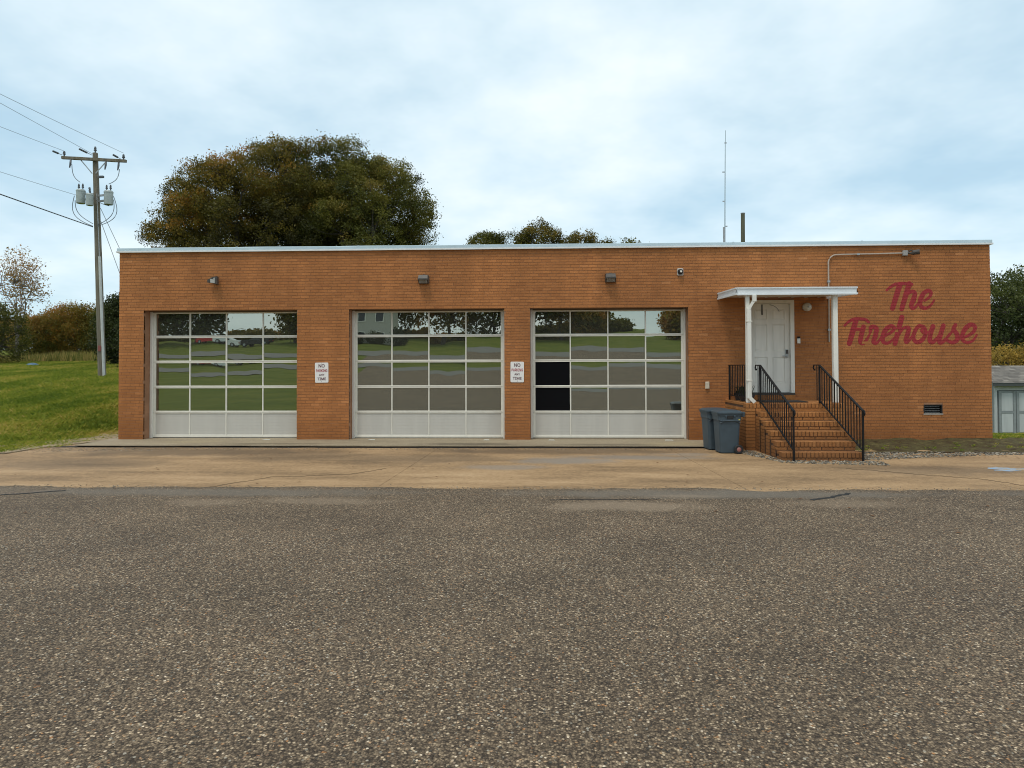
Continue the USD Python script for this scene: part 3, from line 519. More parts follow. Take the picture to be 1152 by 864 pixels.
def garage_door(x0, x1, tilts, label, black=()):
    y, z0, z1 = REVEAL, -0.03, HEAD-0.012
    xa, xb = x0+0.062, x1-0.045
    rows = np.linspace(z0, z1, 6); cols = np.linspace(xa, xb, 5); fr = MB()
    for k, zz in enumerate(rows):
        h = 0.06 if k == 0 else 0.030
        if k == 5: fr.box(xa, xb, y-0.024, y+0.03, zz-0.05, zz); continue
        fr.rbox(xa, xb, y-0.026, y+0.03, zz-(0 if k == 0 else 0.002), zz+h, 0.005)
        if k: fr.rbox(xa, xb, y-0.022, y+0.03, zz-0.032, zz-0.005, 0.005)
    for j, xx in enumerate(cols):
        w = 0.030 if 0 < j < 4 else 0.055
        l = xx-w/2 if 0 < j < 4 else (xx if j == 0 else xx-w)
        for k in range(5):
            fr.rbox(l, l+w, y-0.020, y+0.028, rows[k]+(0.03 if k else .06), rows[k+1]-0.032, 0.004)
    d = obj('garage_door', fr, m_door_rail, bld, label=label)
    for k in range(5):
        for j in range(4):
            a, b, c, e = cols[j]+0.014, cols[j+1]-0.014, rows[k]+0.02, rows[k+1]-0.02
            if k == 0:
                mb = MB().box(a, b, y-0.004, y+0.012, c, e)
                for q in range(7): mb.box(a+.004, b-.004, y-0.0055, y-0.003, c+0.07+q*0.068, c+0.076+q*0.068)
                obj('panel', mb, m_door_panel, d)
            else:
                dz = math.tan(tilts[k-1] if np.ndim(tilts[k-1]) == 0 else tilts[k-1][j])*(e-c)/2 + RNG.normal(0, 0.0009); wx = RNG.normal(0, 0.0006)
                # a pane is one thin sheet, leaning a little with its section
                xm = (a+b)/2; bow = 0.0
                v = [(a, y+0.002-dz*-1 - wx, c), (b, y+0.002+dz + wx, c), (b, y+0.002-dz + wx, e), (a, y+0.002-dz - wx, e)]
                blk = (k, j) in black
                obj('pane', MB().add(v, [(0, 1, 2, 3)]), m_black_glass if blk else m_glass, d, label='black pane' if blk else None)
    obj('jamb', MB().rbox(x0+0.004, x0+0.060, y-0.075, y+0.02, -0.044, z1-0.0, 0.004), m_white_metal, d); obj('jamb', MB().rbox(x1-0.046, x1-0.004, y-0.075, y+0.02, -0.044, z1, 0.004), m_white_metal, d)
    obj('bottom_seal', MB().box(xa, xb, y-0.02, y+0.02, -0.046, z0-0.001), m_rubber, d)
R = math.radians
garage_door(*OPEN[0], [R(0.0), R(0.05), R(0.75), R(0.75)], 'leftmost garage door')
garage_door(*OPEN[1], [R(0.05), R(0.0), R(0.85), R(0.85)], 'middle garage door')
garage_door(*OPEN[2], [R(-0.85), R(0.1), R(1.0), R(1.0)], 'right garage door with two black panes', black=((1, 0), (2, 0)))

# entry door
fr = MB().box(DOOR[0], DOOR[0]+.075, -0.012, 0.12, DOOR[2], DOOR[3]).box(DOOR[1]-.085, DOOR[1], -0.012, 0.12, DOOR[2], DOOR[3]).box(DOOR[0]+.075, DOOR[1]-.085, -0.012, 0.12, DOOR[3]-.08, DOOR[3])
frame = obj('door_frame', fr, m_white_paint, bld)
dx0, dx1, dz0, dz1 = DOOR[0]+.08, DOOR[1]-.09, DOOR[2]+.025, DOOR[3]-.085
leaf = MB().box(dx0, dx1, 0.052, 0.10, dz0, dz1); W = dx1-dx0
stile, mid = 0.115, 0.12; pw = (W-2*stile-mid)/2
rows_ = [(0.22, 0.82), (0.96, 1.58), (1.70, 1.93)]
cells = []
for a, b in rows_:
    for s in (0, 1):
        cells.append(sbox(dx0+stile+s*(pw+mid), dz0+a, dx0+stile+s*(pw+mid)+pw, dz0+b))
leaf.poly(sbox(dx0, dz0, dx1, dz1).difference(unary_union(cells)), y=0.052, depth=0.014)
for c in cells:
    x0, z0, x1, z1 = c.bounds
    q = [(x0, 0.052, z0), (x1, 0.052, z0), (x1, 0.052, z1), (x0, 0.052, z1), (x0+.03, .040, z0+.03), (x1-.03, .040, z0+.03), (x1-.03, .040, z1-.03), (x0+.03, .040, z1-.03)]
    leaf.add(q, [(0, 1, 5, 4), (1, 2, 6, 5), (2, 3, 7, 6), (3, 0, 4, 7), (4, 5, 6, 7)])
door = obj('entry_door', leaf, m_white_paint, bld)
hx = dx1-0.075
obj('handle', MB().rbox(hx-.035, hx+.035, 0.012, 0.038, 1.86, 2.05, .006).cyl((hx, .038, 1.90), (hx, -0.02, 1.90), .02).bar((hx+.01, -.018, 1.90), (hx-.11, -.018, 1.90), .018, .022), m_steel, door)
obj('keypad', MB().rbox(hx-.026, hx+.026, 0.004, 0.014, 1.95, 2.04, .003), m_bronze, door)
obj('threshold', MB().box(DOOR[0], DOOR[1], -0.035, 0.12, DOOR[2]-.03, DOOR[2]+.018), m_bronze, frame)
obj('door_hanger', MB().box(5.20, 5.226, 0.028, 0.0365, 2.86, 3.10).tube([(5.213, .028, 2.875), (5.213, .01, 2.86), (5.213, .006, 2.885)], .008), m_black, door)
arc = [(5.36+0.26*math.sin(t), 0.032, 2.86+0.235*math.cos(t)) for t in np.linspace(0.1, 1.25, 12)]
obj('door_wire', MB().tube(arc, 0.005, 6), m_bronze, door)

# ------------------------------------------------------------------ brick entrance steps
steps = thing('brick_steps', 'brick entrance landing with five brick steps up to the white door', 'steps')
LX0, LX1, LY, LZ = 4.33, 6.36, -1.60, 0.89
SX0, SX1 = 4.53, 6.02
ny_ = [(-3.15 + 0.31*k, 0.06+0.166*k) for k in range(5)]
core = MB().box(LX0+.012, LX1-.012, LY+.012, -0.004, -0.3, LZ-.012)
for y, zt in ny_: core.box(SX0+.012, SX1-.012, y+.012, y+0.36, -0.3, zt-.012)
corep = obj('mortar_core', core, plain('dark_step_mortar', (0.10, 0.052, 0.028), 0.95, vary=0.3), steps)
stuffb = MB()
def sb(*b):
    obj('brick', MB().rbox(*b, c=0.005, tone=tone()), m_step_brick, steps)
for y, zt in ny_:
    nb = 20; w = (SX1-SX0)/nb
    for k in range(nb):     # rowlock edge
        sb(SX0+k*w+.006, SX0+(k+1)*w-.006, y-.004+RNG.normal(0, .0015), y+.194, zt-.096, zt+RNG.normal(0, .001))
    zr = zt-.096-.008; y0 = y+.006; x = SX0; n7 = 7; w = (SX1-SX0)/n7
    for k in range(n7): sb(SX0+k*w+.007, SX0+(k+1)*w-.007, y0, y0+.09, zr-.055, zr-.003)
    stuffb.box(SX0+.004, SX1-.004, y+.204, y+.31, zt-.05, zt-.003, .4)
# landing rowlock edge and front courses
nb = 27; w = (LX1-LX0)/nb
for k in range(nb): sb(LX0+k*w+.006, LX0+(k+1)*w-.006, LY-.004, LY+.194, LZ-.096, LZ+RNG.normal(0, .001))
z = LZ-.104; row = 0
while z > -0.1:
    for (xa, xb) in ((LX0, SX0), (SX1, LX1)):
        stuffb.box(xa+.003, xb-.005, LY+.0, LY+.09, z-.058, z, tone())
    off = 0.0 if row % 2 else 0.1
    yb = LY+off+.003
    while yb < -0.02:
        stuffb.box(LX0, LX0+.09, yb, min(yb+.2, -0.006), z-.058, z, tone()); stuffb.box(LX1-.09, LX1, yb, min(yb+.2, -0.006), z-.058, z, tone()); yb += .21
    stuffb.box(SX0+.01, SX1-.01, LY+.004, LY+.09, z-.058, z, tone()) if z > 0.7 else None
    z -= .068; row += 1
yb = LY+.2
while yb < -0.05:
    xb = LX0
    while xb < LX1-.02:
        stuffb.box(xb+.004, min(xb+.2, LX1-.004), yb, yb+.092, LZ-.05, LZ-.002, tone()); xb += .21
    yb += .1
# stretchers on the visible left and right flanks of the flight
for sx, sgn in ((SX0, 1), (SX1, -1)):
    for k, (y, zt) in enumerate(ny_):
        z = zt-.104
        while z > -0.12:
            stuffb.box(min(sx, sx+sgn*.09), max(sx, sx+sgn*.09), y+.1 if z > zt-.11 else y+.10, y+.30, z-.058, z, tone()); z -= .068
for k in range(5): stuffb.box(DOOR[0]+k*.217+.003, DOOR[0]+(k+1)*.217-.003, -0.03, -0.001, LZ+.006, DOOR[2]-.032, tone())
obj('flank_brickwork', stuffb, m_step_brick, steps, kind='stuff')

# ------------------------------------------------------------------ porch canopy
can = thing('porch_canopy', 'white flat metal porch canopy on posts over the entry door', 'canopy')
CX0, CX1, CY = 4.20, 6.68, -1.50
def slope(y): return -0.035*(-y/1.5)
deck = MB(); pr = [(CX0+.03, -0.002), (CX1-.03, CY+.03)]
v = [(x, y, 3.265+slope(y)+dz) for dz in (0, .03) for y in (CY+.03, -.003) for x in (CX0+.03, CX1-.03)]
deck.add(v, [(0, 2, 3, 1), (4, 5, 7, 6), (0, 1, 5, 4), (2, 6, 7, 3), (0, 4, 6, 2), (1, 3, 7, 5)])
for k in range(8): 
    x = CX0+.18+k*.30; deck.bar((x, CY+.05, 3.262+slope(CY)), (x, -.01, 3.262), .03, .02)
obj('deck', deck, m_white_metal, can)
def fascia(p, q, zt0, zt1, h, nrm):
    p, q = np.array(p, float), np.array(q, float); n_ = np.array(nrm, float); mb = MB()
    prof = [(0, 0), (.028, 0), (.028, -.026), (.012, -.032), (.012, -h+.04), (.03, -h+.034), (.03, -h), (0, -h)]
    v = [(*(e + n_*d), zt + dz) for e, zt in ((p, zt0), (q, zt1)) for d, dz in prof]
    k = len(prof); f = [(i, (i+1) % k, k+(i+1) % k, k+i) for i in range(k)]
    mb.add(v, f); mb.add(v[:k], [(0, i+1, i) for i in range(1, k-1)]); mb.add(v[k:], [(0, i, i+1) for i in range(1, k-1)])
    return mb
m_fascia = plain('fascia_white', (0.66, 0.69, 0.70), 0.45, vary=0.06, scale=3)
obj('gutter', fascia((CX0, CY), (CX1, CY), 3.33, 3.33, .165, (0, -1)), m_fascia, can)
obj('fascia', fascia((CX0, -0.003), (CX0, CY), 3.372, 3.33, .155, (-1, 0)), m_fascia, can)
obj('fascia', fascia((CX1, CY), (CX1, -0.003), 3.33, 3.372, .155, (1, 0)), m_fascia, can)
obj('post', MB().rbox(4.395, 4.475, -1.46, -1.38, LZ, 3.235, .01), m_white_paint, can)
obj('post', MB().rbox(6.235, 6.335, -1.40, -1.30, LZ, 3.235, .01), m_white_paint, can)
dsp = MB().rbox(4.40, 4.487, -1.535, -1.468, LZ+.09, 2.90, .012)
dsp.bar((4.445, -1.50, 2.88), (4.55, -1.53, 3.06), .07, .06).rbox(4.505, 4.59, -1.57, -1.50, 3.02, 3.17, .012).bar((4.445, -1.50, LZ+.12), (4.54, -1.545, LZ+.015), .07, .065)
ds = obj('downspout', dsp, m_white_paint, can)
obj('strap', MB().box(4.385, 4.50, -1.54, -1.455, 2.60, 2.625).box(4.385, 4.50, -1.54, -1.455, 1.35, 1.375), m_white_metal, ds)

# ------------------------------------------------------------------ handrails
def flight_rail(name, label, top, bot, extra=None):
    """top/bot: (x, y, z of rail, z of foot)"""
    t = thing(name, label, 'handrail', 'black iron handrails of the steps')
    T, B = np.array(top[:3]), np.array(bot[:3])
    obj('post', MB().bar((*top[:2], top[3]), T, .032, .032), m_black, t)
    obj('post', MB().bar((*bot[:2], bot[3]), B, .032, .032), m_black, t)
    rail = MB().bar(T, B+(B-T)*0.01, .042, .022); ext = T + np.array([0, 0.26, 0]); rail.bar(T, ext, .042, .022)
    # scroll ends
    sc = [(B[0], B[1]-.03-.05*math.sin(a), B[2]-.045+.05*math.cos(a)) for a in np.linspace(0, 4.2, 14)]; rail.tube(sc, .014, 6)
    sc = [(ext[0], ext[1]+.05*math.sin(a), ext[2]-.05+.05*math.cos(a)) for a in np.linspace(0, 4.2, 14)]; rail.tube(sc, .014, 6)
    obj('top_rail', rail, m_black, t, smooth=False)
    drop = np.array([0, 0, -(top[2]-top[3])+.055]); low = MB().bar(T+drop, B+drop+[0, 0, .0], .03, .016); obj('bottom_rail', low, m_black, t)
    for k in range(1, 16):
        p = T+(B-T)*k/16; obj('baluster', MB().bar(p+drop, p, .016, .016), m_black, t)
    p = T+[0, .13, 0]; obj('baluster', MB().bar(p+drop+[0, 0, .0], p, .016, .016), m_black, t)
    return t
flight_rail('stair_handrail', 'black iron stair handrail on the left of the brick steps', (4.625, -1.62, 1.685, LZ), (4.715, -3.22, 0.845, -0.12))
flight_rail('stair_handrail', 'black iron stair handrail on the right of the brick steps', (5.845, -1.62, 1.685, LZ), (5.975, -3.22, 0.845, -0.12))
g = thing('landing_guardrail', 'short black iron guardrail along the left side of the landing', 'guardrail')
obj('top_rail', MB().bar((4.42, -.06, 1.69), (4.42, -1.36, 1.69), .042, .022), m_black, g); obj('bottom_rail', MB().bar((4.42, -.06, 1.0), (4.42, -1.36, 1.0), .03, .016), m_black, g)
obj('post', MB().bar((4.42, -.07, LZ), (4.42, -.07, 1.69), .03, .03), m_black, g); obj('post', MB().bar((4.42, -1.35, LZ), (4.42, -1.35, 1.69), .03, .03), m_black, g)
for k in range(1, 10): obj('baluster', MB().bar((4.42, -.07-k*.128, 1.0), (4.42, -.07-k*.128, 1.69), .016, .016), m_black, g)

# ------------------------------------------------------------------ things on the wall
def wall_pack(name, label, x, z, rot=0.0, src=None):
    if src is not None: return dup(src, name, label, (x, 0, z), rot)
    t = thing(name, label, 'wall light', 'floodlights above the garage doors', (x, 0, z))
    h = MB()
    w = .125
    v = [(-w, -.004, -.09), (w, -.004, -.09), (w, -.004, .10), (-w, -.004, .10), (-w*.92, -.20, .0), (w*.92, -.20, .0), (w*.85, -.13, .10), (-w*.85, -.13, .10), (-w*.95, -.07, -.10), (w*.95, -.07, -.10)]
    h.mesh(trimesh.convex.convex_hull(np.array(v)))
    b = obj('housing', h, m_bronze, t)
    nrm = np.array([0, -.10, -.13]); nrm /= np.linalg.norm(nrm)
    q = [np.array(p)+nrm*.003 for p in [(-w*.74, -.185, -.013), (w*.74, -.185, -.013), (w*.78, -.088, -.087), (-w*.78, -.088, -.087)]]
    obj('lens', MB().add(q, [(0, 1, 2, 3), (3, 2, 1, 0)]), m_lens, t)
    obj('visor', MB().box(-w*.95, w*.95, -.205, -.195, -.02, .012).box(-.03, .03, -.03, 0.0, .09, .13), m_bronze, t)
    return t
wl = wall_pack('wall_floodlight', 'bronze wall floodlight above the middle garage door', -2.704, 3.735)
t = thing('wall_floodlight', 'bronze wall floodlight turned sideways above the leftmost garage door', 'wall light', 'floodlights above the garage doors', (-7.738, 0, 3.735))
obj('bracket', MB().rbox(-.0, .07, -.03, 0.002, -.05, .06, .005).cyl((.04, -.03, .0), (.04, -.09, 0), .018), m_bronze, t)
hd = trimesh.convex.convex_hull(np.array([(.10, -.05, .10), (.12, -.19, .10), (.10, -.05, -.085), (.12, -.19, -.08), (-.13, -.08, .02), (-.13, -.15, .02), (-.13, -.08, -.035), (-.13, -.15, -.04), (.0, -.05, .085), (.0, -.18, .085)]))
obj('housing', MB().mesh(hd), m_bronze, t); obj('lens', MB().add([(.07, -.186, -.06), (-.05, -.166, -.045), (-.05, -.169, .045), (.07, -.189, .07)], [(0, 1, 2, 3), (3, 2, 1, 0)]), m_lens, t)
wall_pack('wall_floodlight', 'bronze wall floodlight above the right garage door', 1.693, 3.735, 0, wl)
t = thing('security_camera', 'small white dome security camera high on the wall near the porch', 'camera', None, (3.319, 0, 3.873))
obj('base', MB().rbox(-.075, .075, -.035, 0.002, -.09, .085, .02), plain('camera_housing', (0.42, 0.38, 0.34)), t)
obj('camera_ball', MB().lathe([(0.0, .105), (.03, .10), (.05, .085), (.062, .06), (.065, .03)], (0, 0, 0), 20, 1), m_rubber, t, smooth=True)
obj('lens', MB().lathe([(0, .118), (.022, .116), (.026, .10)], (0.004, 0, 0), 16, 1), m_white_paint, t)

def sign(name, label, x0, x1, z0, z1, rot):
    t = thing(name, label, 'sign', 'no parking signs between the garage doors', ((x0+x1)/2, -0.006, (z0+z1)/2))
    w, h = x1-x0, z1-z0
    plate = sbox(-w/2+.025, -h/2+.025, w/2-.025, h/2-.025).buffer(.025, quad_segs=4); plate = affinity.rotate(plate, rot)
    obj('plate', MB().poly(plate, y=0, depth=0.004), m_sign, t)
    ring = plate.buffer(-.012).difference(plate.buffer(-.018))
    for word, hh, zz, mat in (('NO', .075, .125, m_sign_dark), ('PARKING', .062, .018, m_sign_red), ('ANY', .045, -.075, m_sign_dark), ('TIME', .06, -.178, m_sign_dark)):
        tm = meshkit.text_mesh(word, hh, 0.002, bold=True); v = np.array(tm.vertices)
        sx = min(1.0, (w-.05)/np.ptp(v[:, 0])); v[:, 0] = (v[:, 0]-(v[:, 0].min()+v[:, 0].max())/2)*sx; v[:, 1] += zz
        c, s = math.cos(R(rot)), math.sin(R(rot)); v = np.stack([v[:, 0]*c-v[:, 1]*s, -0.0045-v[:, 2], v[:, 0]*s+v[:, 1]*c], 1)
        obj('lettering', MB().add(v, tm.faces), mat, t)
    for zz in (h/2-.03, -h/2+.03): obj('screw', MB().lathe([(0, .009), (.008, .0075), (.009, .004)], (0, 0, zz), 10, 1), m_steel, t)
sign('parking_sign', 'white NO PARKING sign on the pillar between leftmost and middle doors', -5.314, -4.992, 1.303, 1.780, 0.6)
sign('parking_sign', 'white NO PARKING sign on the narrow pillar between middle and right doors', -0.656, -0.339, 1.304, 1.786, -0.5)

# painted script lettering, laid over brick faces and joints
def spline(p, n=10):
    p = np.array(p, float); P = np.vstack([2*p[0]-p[1], p, 2*p[-1]-p[-2]]); out = []
    for i in range(len(p)-1):
        a, b, c, d = P[i:i+4]
        for t in np.arange(n)/n: out.append(0.5*((2*b)+(-a+c)*t+(2*a-5*b+4*c-d)*t*t+(-a+3*b-3*c+d)*t**3))
    return np.array(out + [p[-1]])
def stroke(pts, w0, w1=None, wm=None):
    s = spline(pts) if len(pts) > 2 else np.linspace(pts[0], pts[1], 12); n = len(s); w1 = w0 if w1 is None else w1
    t = np.linspace(0, 1, n); w = np.interp(t, [0, .5, 1], [w0, (wm or max(w0, w1)), w1])
    return unary_union([LineString(s[i:i+2]).buffer((w[i]+w[i+1])/4, quad_segs=4) for i in range(n-1)])
LET_A = {'T': [([(120, 265), (180, 212), (260, 165), (340, 148), (450, 145), (570, 160)], 34, 52, 58), ([(355, 170), (225, 590)], 92, 80, 92)],
         'h': [([(525, 150), (390, 600)], 90, 78, 90), ([(440, 420), (510, 322), (590, 285), (628, 330), (600, 440), (560, 540), (590, 590), (650, 555), (700, 470)], 30, 26, 88)],
         'e': [([(800, 452), (890, 385), (918, 310), (870, 272), (790, 315), (735, 420), (722, 520), (770, 580), (850, 580), (920, 525), (975, 440)], 36, 26, 84)]}
LET_B = {'F': [([(90, 232), (150, 175), (230, 133), (330, 124), (430, 140), (478, 178)], 34, 40, 50), ([(275, 140), (165, 525)], 82, 74, 86), ([(205, 300), (290, 292), (372, 300)], 44, 40)],
         'i': [([(395, 255), (352, 420), (348, 500), (395, 515), (450, 460), (505, 350)], 74, 22, 70)],
         'r': [([(505, 330), (515, 262), (565, 255), (606, 290), (585, 410), (556, 495), (600, 520), (650, 470), (690, 400)], 50, 20, 76)],
         'e_001': [([(740, 405), (840, 345), (892, 280), (845, 243), (765, 290), (712, 400), (712, 490), (775, 520), (850, 480), (905, 415)], 34, 22, 76)],
         'h_001': [([(1015, 100), (905, 525)], 78, 70, 80), ([(962, 400), (1030, 290), (1100, 262), (1128, 290), (1108, 380), (1080, 470), (1092, 505), (1140, 470), (1190, 385)], 26, 22, 76)]}
LET_C = {'o': [([(300, 232), (230, 222), (172, 300), (152, 400), (205, 458), (285, 420), (332, 330), (318, 255), (272, 285), (310, 325), (385, 300)], 50, 22, 58)],
         'u': [([(440, 225), (402, 340), (392, 425), (430, 458), (500, 400), (565, 290)], 66, 26, 64), ([(592, 215), (550, 350), (532, 440), (562, 462), (630, 410), (680, 335)], 64, 22, 62)],
         's': [([(600, 440), (700, 330), (775, 200)], 22, 40, 30), ([(770, 205), (745, 265), (795, 345), (795, 425), (725, 462), (648, 430)], 50, 40, 66)],
         'e_002': [([(850, 405), (950, 365), (1040, 300), (1058, 232), (1002, 197), (922, 250), (872, 350), (882, 430), (950, 462), (1030, 430), (1085, 350)], 30, 24, 66)]}
done_letters = Polygon()
lett = thing('wall_lettering', 'red painted script lettering reading The Firehouse on the brick wall', 'lettering')
brick_shapes = [(b, sbox(b[0]+.001, b[4]+.001, b[1]-.001, b[5]-.001)) for b in bricks if b[0] > 6.9 and 2.0 < b[4] < 3.7]
# photo pixels -> metres on the wall (wall-plane homography, solved beforehand)
def to_wall(x, y):
    d = _f + _r*(x-576)/768 - _u*(y-398.01)/768; t = -CAM[1]/d[1]; return CAM[0]+t*d[0], CAM[2]+t*d[2]
for let, zm, ox, oy in ((LET_A, 16.0, 990, 310), (LET_B, 14.4, 944, 350), (LET_C, 13.09, 1016, 350)):
    for ch, strokes in let.items():
        shp = unary_union([stroke(p, *w) for p, *w in strokes]).simplify(1.0)
        def mp(c): return [to_wall(ox+x/zm, oy+y/zm) for x, y in c]
        parts = [Polygon(mp(g.exterior.coords), [mp(i.coords) for i in g.interiors]) for g in getattr(shp, 'geoms', [shp])]
        S = unary_union([p.buffer(0) for p in parts]).buffer(0.004); own = S.difference(done_letters); done_letters = unary_union([done_letters, S.buffer(0.002)]); S = own; mb = MB()
        mb.poly(S, y=0.0055, depth=0.003)
        for b, sq in brick_shapes:
            if sq.intersects(S):
                if RNG.random() < .015: continue
                mb.poly(sq.intersection(S), y=b[2]-.0006, depth=0.0018)
        obj('letter', mb, m_red_paint, lett)

t = thing('conduit_lamp', 'thin wall conduit bending right to a small lamp above the lettering', 'conduit')
path = [(6.72, -.03, 2.22), (6.72, -.03, 4.05)] + [(6.72+.19*(1-math.cos(a)), -.03, 4.05+.19*math.sin(a)) for a in np.linspace(.2, math.pi/2, 7)] + [(8.44, -.03, 4.262)]
obj('pipe', MB().tube(path, .017, 8), m_conduit, t, smooth=40)
for x, z in ((6.72, 3.62), (6.72, 2.5), (7.4, 4.246)): obj('pipe_strap', MB().box(x-.03, x+.03, -.052, -.005, z-.022, z+.022), m_steel, t)
obj('junction_box', MB().rbox(8.40, 8.51, -.075, -.004, 4.20, 4.32, .01), plain('junction_box', (0.30, 0.29, 0.27)), t)
obj('lamp_head', MB().tube([(8.50, -.06, 4.26), (8.57, -.09, 4.245), (8.60, -.10, 4.26), (8.72, -.16, 4.27)], [.016, .03, .055, .062], 12).tube([(8.50, -.06, 4.27), (8.55, -.05, 4.31), (8.60, -.08, 4.33)], .014, 8), m_bronze, t)
t = thing('porch_light', 'round frosted globe porch light on the brick beside the door', 'porch light', None, (6.216, 0, 3.03))
obj('base', MB().lathe([(0, .03), (.085, .03), (.095, .0)], (0, 0, 0), 24, 1), m_steel, t)
obj('globe', MB().lathe([(0, .145), (.04, .14), (.075, .118), (.097, .08), (.10, .045), (.09, .03)], (0, 0, 0), 24, 1), m_globe, t, smooth=True)
obj('finial', MB().lathe([(0, .165), (.02, .16), (.024, .143)], (0, 0, 0), 12, 1), m_steel, t)
t = thing('intercom', 'small white doorbell box with dark top right of the door frame', 'doorbell', None, (6.03, 0, 2.25))
obj('box', MB().rbox(-.035, .035, -.03, .0, -.06, .055, .006), m_white_paint, t); obj('button', MB().rbox(-.03, .03, -.034, -.0, .058, .10, .004), m_black, t)
t = thing('outlet_box', 'beige weatherproof outlet cover on the wall above the bins', 'outlet', None, (3.925, 0, 1.223))
obj('cover', MB().rbox(-.048, .048, -.045, .001, -.085, .085, .012), m_beige, t); obj('flap', MB().rbox(-.036, .036, -.052, -.044, -.07, .07, .004), m_beige, t)

# ------------------------------------------------------------------ bins, planter, mat
def make_bin(name, label, loc, rot, group):
    t = thing(name, label, 'bin', group, loc, rot)
    def ring(hx, hy, z, r=.05, n=5, dx=0.0):
        hx *= .88; p = sbox(-hx+r+dx, -hy+r, hx-r+dx, hy-r).buffer(r, quad_segs=n); c = np.array(p.exterior.coords)[:-1]; return np.column_stack([c, np.full(len(c), z)])
    def loft(rs, cap=True):
        k = len(rs[0]); v = np.vstack(rs); f = []
        for i in range(len(rs)-1):
            for j in range(k): a, b = i*k+j, i*k+(j+1) % k; f.append((a, b, b+k, a+k))
        m = MB().add(v, np.array(f)[:, ::-1] if rs[0][0, 2] > rs[-1][0, 2] else f)
        if cap:
            for r in (rs[0], rs[-1]):
                c = r.mean(0); kk = len(r); m.add(np.vstack([r, c]), [(j, (j+1) % kk, kk) for j in range(kk)])
        return m
    body = loft([ring(.205, .20, .02, .06, dx=-.01), ring(.215, .205, .10, .06), ring(.245, .235, .66, .06), ring(.262, .25, .67, .06), ring(.266, .252, .80, .06)])
    b = obj('body', body, m_bin, t, smooth=35)
    obj('rim', loft([ring(.278, .262, .765, .06), ring(.282, .266, .805, .06)]), m_bin_dark, t, smooth=35)
    obj('rib', MB().rbox(-.20, .20, -.262, -.235, .655, .675, .006), m_bin_dark, b)
    arch = [(-.205+.41*k/12, -.246, .62+.055*math.sin(math.pi*k/12)) for k in range(13)]
    obj('arch_rib', MB().tube(arch, .010, 6), m_bin_dark, b, smooth=40)
    obj('grip_pocket', MB().rbox(-.065, .065, -.262, -.247, .70, .775, .006), m_rubber, b)
    for s in (-1, 1): obj('lug', MB().rbox(s*.085-.018, s*.085+.018, -.275, -.245, .735, .775, .006), m_bin_dark, b)
    lid = loft([ring(.295, .275, .805, .06, dx=.005), ring(.295, .275, .83, .06, dx=.005), ring(.25, .235, .862, .08, dx=.01), ring(.15, .15, .872, .09, dx=.02)])
    obj('lid', lid, m_bin_dark, t, smooth=40)
    h = MB().tube([(.27, -.20, .835), (.305, -.20, .815), (.305, .20, .815), (.27, .20, .835)], .016, 8)
    for y in (-.2, .2, 0): h.rbox(.23, .305, y-.02, y+.02, .74, .835, .008)
    obj('handle', h, m_bin_dark, t)
    obj('axle', MB().cyl((.165, -.26, .09), (.165, .26, .09), .012), m_steel, t)
    for y in (-.25, .25):
        w = obj('wheel', MB().lathe([(.045, -.022), (.08, -.024), (.092, -.014), (.092, .014), (.08, .024), (.045, .022)], (.165, y, .09), 24, 1), m_rubber, t, smooth=40)
        obj('hub', MB().lathe([(0, -.030), (.02, -.03), (.046, -.02), (.046, .02), (.02, .03), (0, .03)], (.165, y, .09), 20, 1), m_hub, w)
    obj('warning_label', MB().rbox(.165, .195, -.258, -.244, .675, .70, .002), plain('yellow_label', (.45, .38, .08)), b)
    return t
bn = make_bin('wheeled_bin', 'blue-grey wheeled bin nearest the steps, wheel and handle to the right', (3.84, -1.93, Z_APR), 0.03, 'wheeled bins beside the steps')
dup(bn, 'wheeled_bin', 'blue-grey wheeled bin half hidden behind the other bin, close to the garage door', (3.74, -1.36, Z_APR+.002), 0.10, 'wheeled bins beside the steps')
# planter on the landing
t = thing('landing_planter', 'dark planter bowl with a scraggly plant on the landing behind the guardrail', 'planter', None, (4.60, -.75, LZ))
obj('bowl', MB().lathe([(.09, 0), (.12, .01), (.17, .10), (.185, .145), (.17, .14), (.15, .11), (0, .11)], (0, 0, 0), 20), m_pot, t, smooth=40)
fb = MB()
for k in range(110):
    a, L, sp = RNG.uniform(0, 6.28), RNG.uniform(.10, .34), RNG.uniform(.2, .9); c, s = math.cos(a), math.sin(a); r0 = RNG.uniform(0, .12)
    p = np.array([r0*c, r0*s, .11]); q = p + [c*sp*L*.5, s*sp*L*.5, L*.7]; e = q + [c*sp*L*.6, s*sp*L*.6, L*.05]; n_ = np.array([-s, c, 0])*.009
    fb.add([p-n_*.6, p+n_*.6, q+n_, q-n_, e], [(0, 1, 2), (0, 2, 3), (3, 2, 4)], RNG.uniform(0, .6))
obj('foliage', fb, LEAF_DARK, t)
t = thing('landing_planter', 'second small dark pot on the landing against the brick wall', 'planter', None, (4.60, -.28, LZ))
obj('bowl', MB().lathe([(.08, 0), (.10, .01), (.13, .16), (.14, .17), (.12, .165), (.11, .13), (0, .13)], (0, 0, 0), 18), m_pot, t, smooth=40)
fb = MB()
for k in range(60):
    a, L = RNG.uniform(0, 6.28), RNG.uniform(.1, .25); c, s = math.cos(a), math.sin(a); p = np.array([.06*c, .06*s, .13]); q = p + [c*.05, s*.05, L*.7]; e = q+[c*.09, s*.09, L*.1]; n_ = np.array([-s, c, 0])*.01
    fb.add([p-n_*.6, p+n_*.6, q+n_, q-n_, e], [(0, 1, 2), (0, 2, 3), (3, 2, 4)], RNG.uniform(0, .6))
obj('foliage', fb, LEAF_DARK, t)
mt = MB().rbox(4.82, 5.74, -1.30, -.72, LZ+.001, LZ+.022, .006)
